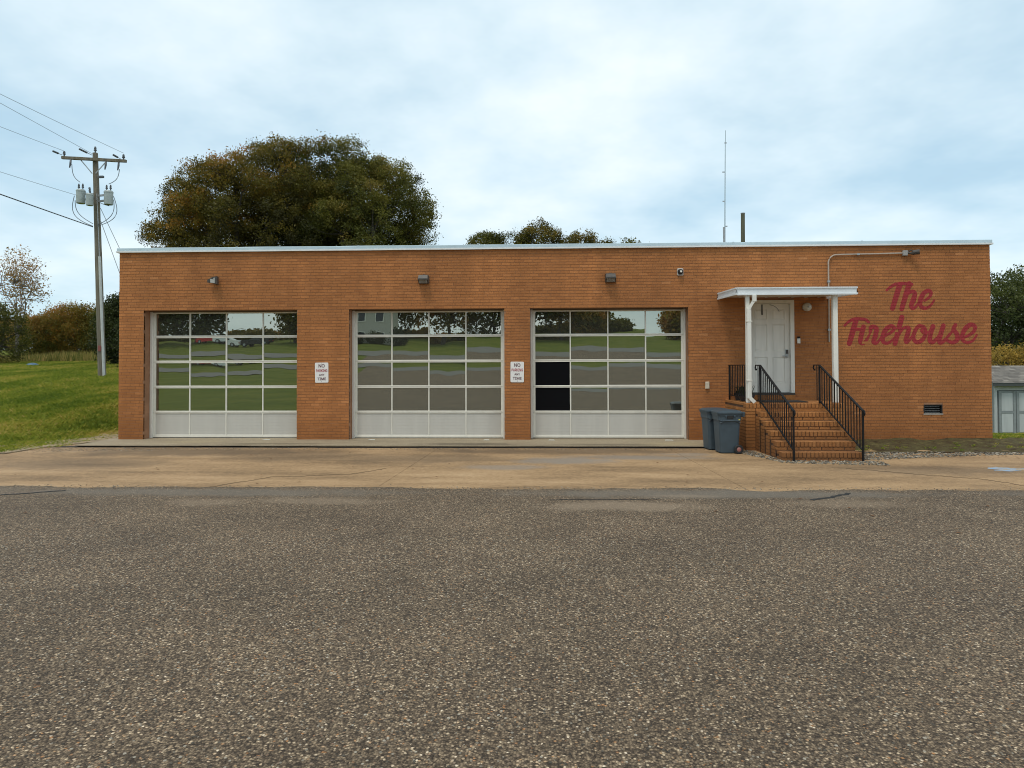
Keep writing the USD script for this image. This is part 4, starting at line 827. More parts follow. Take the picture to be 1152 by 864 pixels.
tag(obj('doormat', mt, m_mat), 'black rectangular doormat lying on the landing before the white door', 'doormat')

# ------------------------------------------------------------------ on the roof
t = thing('radio_antenna', 'tall thin radio antenna mast standing on the roof', 'antenna', None, (5.70, 5, 4.30))
obj('mount', MB().cyl((0, 0, 0), (0, 0, 1.62), .035).rbox(-.10, .10, -.10, .10, -.01, .03, .005), m_steel, t)
obj('mast', MB().tube([(.015, 0, .9), (.03, 0, 2.2), (.065, 0, 4.6)], [.022, .018, .010], 8), plain('pale_mast', (.36, .44, .47), .4), t)
for z, s in ((1.63, 1), (2.4, -1), (3.3, -1), (4.2, 1)): obj('bracket', MB().box(min(0, s*.07)+.03, max(0, s*.07)+.03, -.01, .01, z, z+.03), m_steel, t)
t = thing('roof_post', 'stout weathered wooden post rising above the roofline beside the antenna', 'post', None, (6.26, 5, 4.30))
obj('post', MB().tube([(0, 0, 0), (.005, 0, 1.0), (.012, 0, 2.03)], [.062, .061, .060], 12), m_green_wood, t); obj('cap', MB().cyl((.012, 0, 2.03), (.012, 0, 2.05), .066), m_steel, t)
for x, lab in ((2.05, 'small grey vent pipe at the roof edge near the security camera'), (-6.3, 'small grey vent pipe at the roof edge above the leftmost door')):
    tp = MB().cyl((x, 2.2, 4.3), (x, 2.2, 4.70), .03)
    tag(obj('vent_pipe', tp, m_steel), lab, 'vent pipe', 'vent pipes on the roof')

# ------------------------------------------------------------------ utility pole
PX, PY, PG = -19.33, 13.5, 1.20
lean = np.array([-.0398, 0, 1.0])
def pp(h): return np.array([PX, PY, PG-.1]) + lean*(h+.1)
pole = thing('utility_pole', 'tall weathered wooden utility pole with crossarm and transformers on the lawn', 'utility pole')
obj('pole', MB().tube([pp(-.6), pp(4), pp(8), pp(10.05)], [.165, .15, .125, .105], 14), m_pole_wood, pole, smooth=40)
HA = 9.72; ca = pp(HA) + [0, -.16, 0]
L0, L1 = ca+[-1.42, 0, .10], ca+[1.50, 0, -.10]
obj('crossarm', MB().bar(L0, L1, .12, .12), m_pole_wood, pole)
obj('arm_brace', MB().bar(ca+[-.6, .05, .0], pp(9.1)+[-.08, -.14, 0], .02, .04).bar(ca+[.6, .05, -.05], pp(9.1)+[.08, -.14, 0], .02, .04), m_steel, pole)
def insulator(p, h=.26, r=.07): return MB().lathe([(0, 0), (r*.5, 0), (r*.45, h*.3), (r, h*.35), (r*.9, h*.5), (r*.6, h*.55), (r*.85, h*.65), (r*.5, h*.95), (0, h)], p, 12)
for p, h in ((pp(10.05), .38), (L0+[.10, 0, .06], .30), (L1+[-.12, 0, .06], .32)): obj('insulator', insulator(p, h*.8, .065), m_ceramic, pole)
for x in (-.98, .62, 1.20):
    b = ca+[x, -.05, -.08-(x*.068)]; obj('cutout_fuse', MB().tube([b, b+[.02, -.05, -.16], b+[.0, -.08, -.38]], [.035, .045, .025], 8), m_ceramic, pole)
obj('fuse_arm', MB().bar(pp(8.95)+[.18, -.1, 0], pp(8.95)+[.42, -.12, 0], .09, .09), m_ceramic, pole)
tank_prof = [(0, 0), (.165, .0), (.18, .02), (.18, .52), (.192, .53), (.192, .57), (.155, .62), (0, .635)]
for dx, h in ((-.60, 7.75), (.66, 7.68)):
    c = pp(h)+[dx, -.20, 0]; tk = obj('transformer', MB().lathe(tank_prof, c, 20), m_xfmr, pole, smooth=40)
    obj('bracket', MB().bar(c+[0, .0, .45], pp(h+.45), .06, .08).bar(c+[0, 0, .2], pp(h+.2), .06, .08), m_steel, tk)
    for s in (-.09, .09): obj('bushing', insulator(c+[s, 0, .61], .28, .05), m_ceramic, tk)
c = pp(7.6)+[-.05, -.42, 0]; tk = obj('transformer', MB().lathe([(r*.8, h*.85) for r, h in tank_prof], c, 20), m_xfmr, pole, smooth=40)
obj('bushing', insulator(c+[0, 0, .52], .30, .05), m_ceramic, tk)
def loop(a, b, drop, side, n=12):
    a, b = np.array(a), np.array(b); return [a+(b-a)*t + np.array([side*math.sin(math.pi*t), 0, -drop*math.sin(math.pi*t)]) for t in np.linspace(0, 1, n)]
for a, b, d, s in ((pp(8.0)+[-.88, -.2, .1], pp(6.75)+[-.12, -.15, 0], .15, -.42), (pp(7.9)+[-.85, -.2, 0], pp(6.85)+[-.1, -.15, 0], .05, -.25), (pp(8.0)+[.9, -.2, .05], pp(6.75)+[.12, -.15, 0], .2, .45), (pp(7.9)+[.9, -.2, 0], pp(6.8)+[.12, -.15, 0], .1, .28),
                   (pp(8.4)+[-.1, -.4, 0], pp(7.6)+[.75, -.3, 0], .15, -.1), (L0+[.45, 0, -.3], pp(8.7)+[-.6, -.2, 0], .1, -.1), (L1+[-.3, 0, -.35], pp(8.6)+[.7, -.2, 0], .1, .12)):
    obj('jumper_wire', MB().tube(loop(a, b, d, s), .014, 5), m_wire, pole)
obj('riser_conduit', MB().tube([pp(-.2)+[.16, -.12, 0], pp(5.4)+[.13, -.13, 0]], .055, 10), plain('pale_riser', (.48, .49, .47), .5), pole, smooth=40)
obj('riser_conduit', MB().tube([pp(5.4)+[.13, -.13, 0], pp(8.2)+[.10, -.13, 0]], .018, 6), m_steel, pole)
obj('guard_tag', MB().rbox(PX-.09, PX+.04, PY-.19, PY-.15, PG+1.2, PG+1.45, .004), plain('faded_red_tag', (.22, .06, .05)), pole)
# overhead lines towards the next pole by the road, nearly square to the building front
def wire(name, p, q, sag, r, label, group='overhead lines running left from the utility pole', cat='power line', n=40):
    p, q = np.array(p, float), np.array(q, float)
    tag(obj(name, MB().tube([p+(q-p)*t - np.array([0, 0, 4*sag*t*(1-t)]) for t in np.linspace(0, 1, n)], r, 5), m_wire if r > .015 else m_thin_wire), label, cat, group)
NX = np.array([4.0, -49.0, 0.0])
pt = pp(10.05)
wire('power_line', L1+[-.12, 0, .36], L1+NX+[0, 0, -.3], 0.7, .008, 'thin power line from the right end of the crossarm, topmost of the lines')
wire('power_line', pt+[0, -.1, -.1], pt+NX+[0, 0, .1], 0.0, .008, 'thin power line from the pole top, second from the top')
wire('power_line', L0+[.08, 0, .3], L0+NX+[0, 0, -.4], 0.9, .008, 'thin power line from the left end of the crossarm, third from the top')
wire('power_line', pp(8.1)+[-.7, -.2, 0], pp(8.1)+NX+[-.7, 0, -.7], .75, .008, 'thin neutral line ending at the left transformer, fourth from the top')
wire('power_line', pp(6.72)+[-.12, -.15, 0], pp(6.72)+NX+[0, 0, .5], 0.2, .022, 'thick black cable ending halfway up the pole, lowest of the lines')
for p, d in ((L0+[.0, 0, .12], np.array([-.18, -.34, .07])), (pt+[-.08, -.1, -.12], np.array([-.24, -.5, .12])), (L1+[-.25, 0, .1], np.array([-.14, -.32, .09]))):
    obj('strain_insulator', MB().tube([p, p+d*.35, p+d*.4, p+d, p+d*1.02], [.012, .015, .045, .045, .012], 8), m_ceramic, pole)
for q, lab in (((-20.75, 20.0, 1.72), 'thin guy wire nearer the pole, running down behind the building corner'), ((-20.1, 21.0, 1.75), 'thin guy wire farther right, running down behind the building corner')):
    wire('guy_wire', pp(7.0 if q[1] < 20.5 else 7.6)+[.1, .1, 0], q, 0.0, .012, lab, 'guy wires of the utility pole', 'guy wire', 4)

# ------------------------------------------------------------------ trees and bushes
def leaf_cards(P, size, rng, tones, flat=0.3):
    """one small folded leaf spray (2 triangles) at each point"""
    n = len(P); d = rng.normal(size=(n, 3)); d /= np.linalg.norm(d, axis=1, keepdims=True); e = rng.normal(size=(n, 3)); e -= d*(d*e).sum(1, keepdims=True); e /= np.linalg.norm(e, axis=1, keepdims=True)
    s = (size*rng.uniform(.6, 1.35, n))[:, None]
    v = np.stack([P - d*s*.5, P + e*s*.28, P + d*s*.5, P - e*s*.28], 1).reshape(-1, 3)
    i = np.arange(n)*4; f = np.vstack([np.stack([i, i+1, i+2], 1), np.stack([i, i+2, i+3], 1)])
    return v, f, np.repeat(np.clip(tones, 0, 1), 4)
def tree(name, label, cat, base, lobes, leafmat, seed, clusters=900, per=34, cl_r=.5, leaf=.16, trunk_r=.3, group=None, tone0=.45, tone_dir=None, fork=.35, branch_n=110, bark=None, shell=.55, gap=.42, trunk_h=None, lumps=0, lump_r=1.3):
    """lobes: (dx, dy, z, rx, ry, rz) ellipsoids relative to the base point"""
    rng = np.random.default_rng(seed); t = thing(name, label, cat, group, base)
    vol = np.array([l[3]*l[4]*l[5] for l in lobes]); C = []
    while len(C) < clusters:
        l = lobes[rng.choice(len(lobes), p=vol/vol.sum())]; d = rng.normal(size=3); d /= np.linalg.norm(d); r = rng.uniform(shell, 1)**.6
        wob = 0.84 + 0.32*meshkit.noise((d*2.2+seed)[None], seed)[0]
        p = np.array(l[:3]) + d*r*wob*np.array(l[3:])
        if p[2] < lobes[0][2]-lobes[0][5]*.95: continue
        zl = np.clip((p[2]-lobes[0][2])/lobes[0][5]*.5+.5, 0, 1)
        if meshkit.noise((p*0.75/max(.5, cl_r*1.6)+seed*3)[None], seed+1)[0] < gap + .10*(1-zl) - .02: continue
        C.append(p)
    C = np.array(C); mb = MB(); lump_t = 0
    if lumps:      # leaf masses gathered into rounded clumps, darker beneath: light from above painted into the tone
        K = C[rng.choice(len(C), lumps, replace=False)]; w = rng.integers(0, lumps, clusters); R_ = lump_r*rng.uniform(.65, 1.25, lumps)
        d = rng.normal(size=(clusters, 3)); d /= np.linalg.norm(d, axis=1, keepdims=True); d[:, 2] *= .72
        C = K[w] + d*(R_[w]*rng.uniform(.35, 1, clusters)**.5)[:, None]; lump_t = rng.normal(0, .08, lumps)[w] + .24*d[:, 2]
    cz = C[:, 2]; ct = tone0 + lump_t + rng.normal(0, .12, len(C)) + .22*(cz-cz.mean())/(np.ptp(cz)+.01) + .8*(meshkit.noise(C*.5+seed, 9)-.5)  # higher clusters toned lighter, light from above painted into the colour
    if tone_dir is not None: ct += tone_dir*(C[:, 0]-C[:, 0].mean())/np.ptp(C[:, 0])
    pts = np.repeat(C, per, 0) + rng.normal(size=(len(C)*per, 3))*cl_r*np.array([.55, .55, .42]); tn = np.repeat(ct, per) + rng.normal(0, .09, len(C)*per)
    v, f, tt = leaf_cards(pts, leaf, rng, tn); mb.add(v, f, tt)
    # wood: trunk, limbs that fork, branches reaching into the clusters
    wb = MB(); cm = C.mean(0); th = trunk_h if trunk_h is not None else lobes[0][2]*fork
    top = np.array([cm[0]*.15, cm[1]*.15, th])
    wb.tube([(0, 0, -.3), (0.02, 0, th*.4), top], [trunk_r*1.25, trunk_r, trunk_r*.8], 9)
    k = min(len(C), 6+len(C)//180); mains = C[rng.choice(len(C), k, replace=False)]; nodes = []
    for m_ in mains:
        a = top; b = top+(m_-top)*.85; mid_ = a+(b-a)*.5 + [0, 0, .10*np.linalg.norm(b-a)] + rng.normal(0, .06*np.linalg.norm(b-a), 3)
        P = spline([a, mid_, b], 5); rr = np.linspace(trunk_r*.55, trunk_r*.10, len(P)); wb.tube(P, rr, 6, caps=False); nodes += [(p, r) for p, r in zip(P[2:], rr[2:])]
    NP = np.array([p for p, _ in nodes])
    for c in C[rng.choice(len(C), min(len(C), branch_n), replace=False)]:
        q = NP[np.argmin(np.linalg.norm(NP-c, axis=1) + .8*np.maximum(0, NP[:, 2]-c[2]))]; L = np.linalg.norm(c-q)
        if L < .05: continue
        r0 = min(trunk_r*.16, .012+.012*L); P = spline([q, q+(c-q)*.5+[0, 0, -.04*L]+rng.normal(0, .05*L, 3), c+(c-q)*.12], 3); wb.tube(P, np.linspace(r0, .006, len(P)), 4, caps=False)
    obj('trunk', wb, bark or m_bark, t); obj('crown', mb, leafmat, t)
    return t
GZ = lambda x, y: float(ground_z(x, y))
# two big oaks rising behind the left half of the building (40 m from the camera)
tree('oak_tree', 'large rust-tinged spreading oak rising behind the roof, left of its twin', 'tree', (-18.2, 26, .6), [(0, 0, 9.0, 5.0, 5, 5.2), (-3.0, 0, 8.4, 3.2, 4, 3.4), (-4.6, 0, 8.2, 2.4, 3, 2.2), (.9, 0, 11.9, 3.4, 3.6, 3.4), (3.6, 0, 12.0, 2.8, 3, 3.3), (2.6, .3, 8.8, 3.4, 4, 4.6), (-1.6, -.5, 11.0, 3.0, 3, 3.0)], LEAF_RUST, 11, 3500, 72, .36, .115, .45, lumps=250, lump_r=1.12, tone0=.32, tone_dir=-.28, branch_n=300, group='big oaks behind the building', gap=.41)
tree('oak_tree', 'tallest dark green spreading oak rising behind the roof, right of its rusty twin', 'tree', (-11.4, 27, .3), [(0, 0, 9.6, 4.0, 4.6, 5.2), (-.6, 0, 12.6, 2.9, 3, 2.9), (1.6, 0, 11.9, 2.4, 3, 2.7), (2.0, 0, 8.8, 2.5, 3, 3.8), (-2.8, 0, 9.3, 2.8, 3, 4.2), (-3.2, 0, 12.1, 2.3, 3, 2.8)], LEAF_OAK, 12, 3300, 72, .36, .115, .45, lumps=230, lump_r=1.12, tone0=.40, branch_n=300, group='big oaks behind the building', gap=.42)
far_row = 'small row of treetops beyond the roof'
tree('oak_tree', 'leftmost small treetop beyond the middle of the roof', 'tree', (-5.6, 58, -.2), [(0, 0, 14.2, 2.4, 3, 2.6), (2.2, 0, 14.3, 2.2, 2, 2.3), (4.0, 0, 14.0, 1.8, 2, 2.2)], LEAF_OAK, 21, 570, 34, .45, .19, .3, group=far_row, tone0=.5)
tree('oak_tree', 'biggest treetop of the small row beyond the middle of the roof', 'tree', (.2, 58, -.2), [(0, 0, 14.2, 2.9, 3, 3.3), (-1.6, 0, 13.9, 1.6, 2, 2.6), (2.2, 0, 13.8, 2.2, 2, 2.7)], LEAF_RUST, 22, 670, 34, .45, .19, .3, group=far_row, tone0=.3)
tree('oak_tree', 'rightmost small treetop beyond the roof, tapering to the right', 'tree', (4.8, 58, -.2), [(0, 0, 14.0, 1.6, 2, 2.6), (2.0, 0, 13.2, 2.0, 2, 2.5)], LEAF_RUST, 23, 470, 34, .45, .19, .3, group=far_row, tone0=.3)
tree('oak_tree', 'barely visible low treetop just clearing the roofline left of the antenna', 'tree', (10.0, 60, -.2), [(0, 0, 13.2, 3.2, 2, 2.6)], LEAF_OAK, 24, 260, 18, .55, .25, .3, group=far_row, tone0=.4)
# left background
tree('bare_tree', 'half-bare pale tree with a few yellow leaves at the far left', 'tree', (-38.6, 33, GZ(-38.6, 33)), [(0, 0, 5.2, 2.0, 2, 3.0), (.5, 0, 6.6, 1.5, 1.6, 2.0)], LEAF_PALE, 31, 240, 13, .40, .15, .13, branch_n=150, bark=m_pale_bark, shell=.2, gap=.3, fork=.3)
tree('evergreen_bush', 'dark evergreen bush at the far left edge of the lawn', 'bush', (-35.4, 27, GZ(-35.4, 27)), [(0, 0, 1.9, 1.9, 2, 2.0), (-.8, 0, 2.9, 1.4, 1.4, 1.7)], LEAF_OAK, 32, 380, 40, .34, .12, .16, tone0=.4, gap=.25)
hedge = 'brown autumn shrubs along the back of the lawn'
for k, (x, y, h, w, mat, s, lab) in enumerate([(-39.6, 36, 2.9, 1.9, LEAF_BROWN, .5, 'reddish brown shrub beside the dark evergreen bush'), (-37.9, 36.5, 3.7, 1.9, LEAF_BROWN, .42, 'tallest rust brown shrub in the middle of the left hedge'), (-36.0, 36, 3.7, 1.9, LEAF_RUST, .55, 'olive brown shrub left of the utility pole'), (-34.0, 36, 3.6, 1.9, LEAF_OAK, .6, 'green shrub just behind the utility pole')]):
    tree('autumn_shrub', lab, 'bush', (x, y, GZ(x, y)), [(0, 0, h*.55, w, 1.5, h*.62), (.6, 0, h*.75, w*.6, 1, h*.45)], mat, 40+k, 420, 32, .34, .13, .08, group=hedge, tone0=s, gap=.22, branch_n=90, trunk_h=.3)
tree('dark_tree', 'dark green tree filling the gap between pole and building corner', 'tree', (-26.6, 26, GZ(-26.6, 26)), [(0, 0, 2.2, 1.1, 1.6, 2.4), (.7, 0, 2.9, 1.2, 1.3, 1.9)], LEAF_DARK, 51, 520, 36, .36, .13, .14, tone0=.3, gap=.24)
tree('dark_tree', 'low dark green tree deeper in the gap right of the utility pole', 'tree', (-22.7, 22, GZ(-22.7, 22)), [(0, 0, 1.5, 1.1, 1.4, 1.8)], LEAF_DARK, 52, 300, 36, .34, .12, .1, tone0=.35, gap=.24)
# right background
tree('dark_tree', 'dark green tree behind the shed beside the building corner', 'tree', (28.6, 28, -2.0), [(0, 0, 5.6, 2.2, 2.5, 4.2), (1.2, 0, 4.4, 2.0, 2.5, 3.6)], LEAF_DARK, 61, 900, 36, .42, .15, .2, tone0=.5, gap=.24)
tree('dark_tree', 'dark tree at the right picture edge behind the shed', 'tree', (31.8, 29, -2.0), [(0, 0, 5.6, 2.2, 2.5, 4.3)], LEAF_DARK, 62, 700, 36, .42, .15, .2, tone0=.6, gap=.24)
tree('yellow_shrub', 'yellow-orange autumn shrub behind the shed roof', 'bush', (24.6, 21.0, -1.8), [(0, 0, 2.6, 1.5, 1.2, 1.9), (1.4, 0, 2.7, 1.3, 1.1, 1.8)], LEAF_YELLOW, 63, 420, 32, .32, .12, .08, tone0=.45, gap=.25, trunk_h=.6)

# far woods that close the horizon
def woods(name, label, xs, y0, zb, h0, h1, seed, mat, n=9000, size=.9, ny=6.0):
    rng = np.random.default_rng(seed); mb = MB(); x = rng.uniform(*xs, n)
    y = y0 + rng.uniform(0, ny, n); prof = h0+(h1-h0)*(0.65*meshkit.noise(np.stack([x*.11, x*0+seed, x*0], -1), seed)+.35*meshkit.noise(np.stack([x*.45, x*0+seed, x*0], -1), seed+1))
    u = rng.uniform(0, 1, n)**.75; z = zb + prof*u
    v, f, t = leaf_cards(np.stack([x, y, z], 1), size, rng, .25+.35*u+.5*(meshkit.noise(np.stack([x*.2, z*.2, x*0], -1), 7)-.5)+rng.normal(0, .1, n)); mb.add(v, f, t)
    return tag(obj(name, mb, mat), label, 'woods', None, 'stuff')
woods('far_woods', 'far band of autumn woods beyond the lawn on the left', (-95, -42), 78, 3.6, 3.5, 6.5, 71, LEAF_BROWN, 9000, .8)
woods('far_woods', 'far band of woods beyond the shed on the right', (30, 90), 60, -2.2, 6, 9, 72, LEAF_DARK, 8000, .9)

# tall weeds at the back of the lawn, grass tufts, blue toy sled
wd = MB(); rng = np.random.default_rng(5)
xs = np.concatenate([rng.uniform(-42, -26, 6500)]); ys = rng.uniform(30.5, 34.8, len(xs)); zs = ground_z(xs, ys)
for x, y, z in zip(xs, ys, zs):
    h = rng.uniform(.15, .75)*(.5+meshkit.noise(np.array([[x*.5, y*.5, 0]]), 2)[0]); a = rng.uniform(0, 6.28); d = np.array([math.cos(a), math.sin(a), 0]); w = .035
    wd.add([(x-w, y, z-.05), (x+w, y, z-.05), np.array([x, y, z+h])+d*.3*h], [(0, 1, 2)], rng.uniform(0, 1))
tag(obj('tall_weeds', wd, m_weeds), 'tall dry weeds along the back edge of the lawn', 'weeds', None, 'stuff')
def tuft(seed, n=14, h=.07):
    rng = np.random.default_rng(seed); v, f, t = [], [], []
    for k in range(n):
        a = rng.uniform(0, 6.28); c = np.array([rng.normal(0, .05), rng.normal(0, .05), 0]); d = np.array([math.cos(a), math.sin(a), 0]); p = np.array([-d[1], d[0], 0])*.006; H = h*rng.uniform(.5, 1.3); i = len(v)
        v += [c-p, c+p, c+d*H*.35+[0, 0, H*.7]+p*.7, c+d*H*.9+[0, 0, H]]; f += [(i, i+1, i+2), (i, i+2, i+3)]; t += [np.clip(rng.normal(.5, .22), 0, 1)]*4
    return np.array(v), np.array(f), np.array(t)
gpts = np.vstack([in_poly(Polygon([(-11.3, -2.6), (-11.25, 2.5), (-10.4, 3.2), (-11.3, 11), (-17, 11), (-19, 6), (-14.5, -3.2)]), 9500), in_poly(Polygon([(-12, 11), (-16.5, 11), (-20, 5), (-38, 31), (-22, 31)]), 15000), in_poly(Polygon([(10.6, 0.2), (12, -.8), (14.5, -.6), (21, 14), (17, 15)]), 4200), in_poly(soil, 45), in_poly(Polygon([(-11.6, -3.4), (-10.75, -1.2), (-10.6, 1.5), (-11.3, 2.5), (-11.5, 0), (-12.6, -3.6)]), 700)])
scatter('grass', np.column_stack([gpts, np.where((gpts[:, 0] > 6) & (gpts[:, 1] < 0), Z_APR+.03, ground_z(gpts[:, 0], gpts[:, 1]))]), np.where((gpts[:, 0] > 6) & (gpts[:, 1] < 0), .6, RNG.uniform(.7, 1.5, len(gpts))), [tuft(k) for k in range(6)], m_grass_blade, label='short mown grass of the lawns beside the building', cat='grass', kind='stuff')
t = thing('blue_sled', 'small blue plastic dome lying at the back of the lawn', 'sled', None, (-30.9, 24.5, GZ(-30.9, 24.5)))
obj('shell', MB().lathe([(.34, 0), (.35, .02), (.31, .09), (.21, .16), (.09, .19), (0, .195)], (0, 0, 0), 24), m_tarp, t, smooth=True); obj('lip', MB().lathe([(.34, .0), (.39, .01), (.38, .03), (.34, .025)], (0, 0, 0), 24), m_tarp, t)

# ------------------------------------------------------------------ shed on the right
sh = thing('garden_shed', 'small grey-blue board-sided shed with double doors at the right edge', 'shed', None, (21.12, 16.4, -1.55))
SW, SD, SH = 3.6, 3.0, 2.35
obj('wall', MB().box(-.02, SW, .03, SD, -.1, SH), m_shed_trim, sh)
sd = MB
for k in range(18):
    z = .04+k*.128
    for a, b in ((1.86, SW+.0),):
        v = [(a, -.006, z), (b, -.006, z), (b, .022, z+.128), (a, .022, z+.128), (a, .03, z), (b, .03, z)]
        obj('siding_board', MB().add(v, [(0, 1, 2, 3), (4, 5, 1, 0)]), m_shed, sh)
for x0 in (.14, .93):
    d = obj('shed_door', MB().box(x0, x0+.76, -.03, .02, .03, 2.02), m_shed_trim, sh)
    for z0, z1 in ((.12, .98), (1.10, 1.92)): obj('panel', MB().box(x0+.13, x0+.63, -.036, -.028, z0, z1), m_shed, d)
    obj('rail', MB().box(x0, x0+.11, -.05, -.03, .03, 2.02).box(x0+.65, x0+.76, -.05, -.03, .03, 2.02).box(x0+.11, x0+.65, -.049, -.03, 1.0, 1.08), m_shed_trim, d)
obj('corner_board', MB().box(-.04, .07, -.03, .03, 0, SH).box(1.74, 1.86, -.03, .03, 0, SH), m_shed, sh)
obj('header', MB().box(.07, 1.74, -.028, .03, 2.06, SH), m_shed, sh)
rf = MB(); rng = np.random.default_rng(3); RY, RZ = 1.5, .78
obj('eave_board', MB().box(-.25, SW+.25, -.28, -.25, SH-.10, SH+.04), plain('dark_eave', (.05, .055, .055)), sh)
rp = obj('roof', MB().add([(-.25, -.28, SH+.03), (SW+.25, -.28, SH+.03), (SW+.25, RY, SH+RZ), (-.25, RY, SH+RZ), (-.25, SD+.28, SH+.03), (SW+.25, SD+.28, SH+.03)], [(0, 1, 2, 3), (3, 2, 5, 4)]), m_roof, sh)
sb_ = MB(); nrow = 11
for i in range(nrow):
    x = -.26 - (.12 if i % 2 else 0)
    while x < SW+.25:
        p = lambda tt: (-.30+(RY+.30)*tt, SH+.045+(RZ-.0)*tt); (y0, z0), (y1, z1) = p(i/nrow), p((i+1.2)/nrow)
        sb_.add([(x, y0, z0+.012), (x+.235, y0, z0+.012), (x+.235, y1, z1), (x, y1, z1)], [(0, 1, 2, 3)], rng.uniform(0, 1)); x += .24
obj('shingles', sb_, m_shingle, rp, kind='stuff')
obj('gable', MB().add([(x, y, z) for x in (0, .05) for y, z in ((.03, SH+.002), (SD, SH+.002), (RY, SH+RZ-.03))], [(0, 2, 1), (3, 4, 5), (0, 1, 4), (0, 4, 3), (1, 2, 5), (1, 5, 4), (2, 0, 3), (2, 3, 5)]), m_shed, sh)

# ------------------------------------------------------------------ across the road: what the door panes reflect
obj('road', MB().add([(-200, -65, lot_z(-65, .012)), (200, -68.5, lot_z(-68.5, .012)), (200, -57.5, lot_z(-57.5, .012)), (-200, -55, lot_z(-55, .012))], [(0, 1, 2, 3)]), m_road, kind='structure')
road_trees = [(-66, -96, 17, 7.5, LEAF_OAK, 'dark tree mirrored at the far left of the leftmost garage door'), (-56, -92, 16, 6.5, LEAF_DARK, 'dark tree mirrored in the second top pane of the leftmost garage door'), (-49.5, -100, 1.6, 3.0, LEAF_OAK, 'lower tree mirrored in the third top pane of the leftmost garage door'), (-39.0, -92, 16, 3.4, LEAF_OAK, 'dark tree mirrored at the right edge of the leftmost garage door'),
    (-26, -106, 19, 7.5, LEAF_OAK, 'tall tree mirrored above the pale house'), (-16.5, -102, 20, 7, LEAF_RUST, 'tall dark tree mirrored just right of the pale house'), (-8, -104, 20, 7, LEAF_OAK, 'tall tree mirrored in the third column of the middle garage door'), (-1.5, -100, 19, 6, LEAF_DARK, 'dark tree mirrored at the right edge of the middle garage door'),
    (4.0, -104, 17, 5.5, LEAF_RUST, 'rusty tree mirrored in the top left pane of the right door'), (9.5, -110, 7.5, 4.6, LEAF_BROWN, 'brown tree mirrored in the second top pane of the right door'), (16.0, -114, 1.4, 2.4, LEAF_OAK, 'lower dark tree mirrored in the third top pane of the right door'), (25.5, -112, 5.5, 2.6, LEAF_BROWN, 'sparse brown tree mirrored in the top right pane of the right door')]
for k, (x, y, h, w, mat, lab) in enumerate(road_trees):
    tree('roadside_tree', lab, 'tree', (x, y, GZ(x, y)), [(0, 0, h*.52, w, 4, h*.5), (w*.25, 0, h*.74, w*.62, 3, h*.26)], mat, 80+k, 520, 24, 1.0, .55, .35, group='trees across the road seen mirrored in the door panes', tone0=.62, gap=.30, shell=.3)
woods('far_woods', 'band of undergrowth beneath the trees across the road, mirrored in the doors', (-85, 7), -112, 3.2, 1.0, 2.4, 73, LEAF_BROWN, 8000, 1.1)
hs = thing('white_house', 'pale two-storey house mirrored at the left of the middle garage door', 'house', None, (-26.6, -84, GZ(-26.6, -84)))
obj('wall', MB().box(-4.4, 4.4, -7, 0, -.3, 6.0), m_house, hs)
obj('roof', MB().add([(-4.9, .5, 5.9), (4.9, .5, 5.9), (4.9, -3.5, 8.2), (-4.9, -3.5, 8.2), (-4.9, -7.5, 5.9), (4.9, -7.5, 5.9)], [(0, 1, 2, 3), (3, 2, 5, 4), (0, 3, 4, 4), (1, 5, 2, 2)]), m_roof, hs)
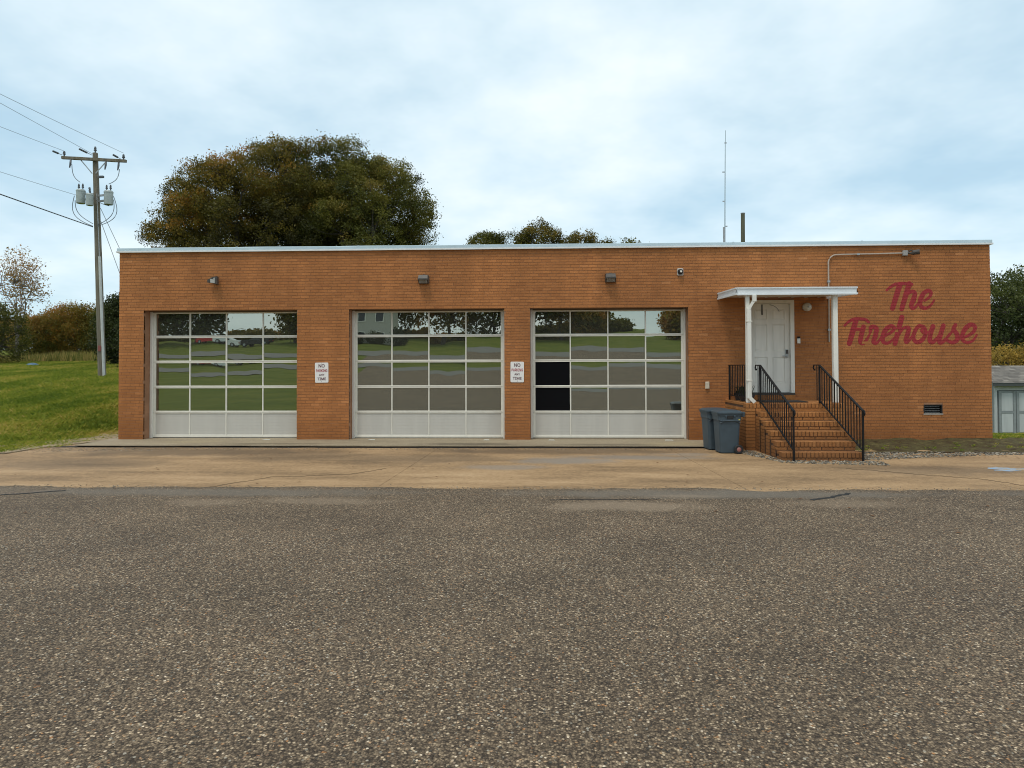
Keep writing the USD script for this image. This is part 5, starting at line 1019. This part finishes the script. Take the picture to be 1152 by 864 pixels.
for x in (-3.0, 0, 2.9):
    for z in (.9, 3.9):
        w = obj('window', MB().box(x-.55, x+.55, .0, .05, z, z+1.4), m_car_glass, hs); obj('frame', MB().box(x-.65, x-.55, 0, .08, z-.1, z+1.5).box(x+.55, x+.65, 0, .08, z-.1, z+1.5).box(x-.55, x+.55, 0, .08, z+1.4, z+1.5).box(x-.55, x+.55, 0, .08, z-.1, z), m_white_paint, w)
for k, x in enumerate((-30.5, -27.4, -24.2, -20.6)):
    tree('foundation_bush', ('leftmost', 'second', 'third', 'last')[k] + ' rounded bush mirrored in front of the pale house', 'bush', (x, -82.2, GZ(x, -82)), [(0, 0, 1.1, 1.5, 1.0, 1.2)], LEAF_DARK, 95+k, 120, 24, .4, .22, .08, group='bushes before the mirrored house', tone0=.3, gap=.15, trunk_h=.3)
def car(name, label, paint, loc, rot, truck=False):
    t = thing(name, label, 'car', 'vehicles across the road seen mirrored in the leftmost door', loc, rot)
    prof = [(-2.2, .35), (-2.25, .75), (-1.9, .95), (-1.1, 1.0), (-.55, 1.5), (.7, 1.55), (1.35, 1.05), (2.15, .98), (2.25, .6), (2.2, .35)]
    obj('body', MB().poly(Polygon(prof).buffer(.05), y=.85, depth=1.7), paint, t)
    for y in (-.88, .88): obj('window', MB().poly(Polygon([(-.95, 1.02), (-.5, 1.42), (.65, 1.46), (1.1, 1.05)]), y=y+.012, depth=.024), m_car_glass, t)
    for x in (-1.4, 1.4):
        for y in (-.78, .78):
            w = obj('wheel', MB().lathe([(0, -.11), (.2, -.12), (.33, -.1), (.34, 0), (.33, .1), (.2, .12), (0, .11)], (x, y, .34), 20, 1), m_rubber, t); obj('rim', MB().lathe([(0, -.13), (.19, -.125), (.19, .125), (0, .13)], (x, y, .34), 16, 1), m_steel, w)
    for x, m_ in ((-2.27, m_white_paint), (2.27, m_car_red)):
        for y in (-.6, .6): obj('headlight' if x < 0 else 'tail_light', MB().rbox(x-.03, x+.03, y-.15, y+.15, .62, .78, .01), m_, t)
car('parked_car', 'red parked car mirrored in the leftmost garage door', m_car_red, (-52.0, -89, GZ(-52.0, -89)), .1)
car('parked_car', 'white parked car beside the red one, mirrored in the leftmost garage door', m_car_white, (-48.0, -87, GZ(-48, -87)), -.05)

car('parked_car', 'black parked car right of the white one, mirrored in the leftmost garage door', m_rubber, (-43.6, -88, GZ(-43.6, -88)), .04)
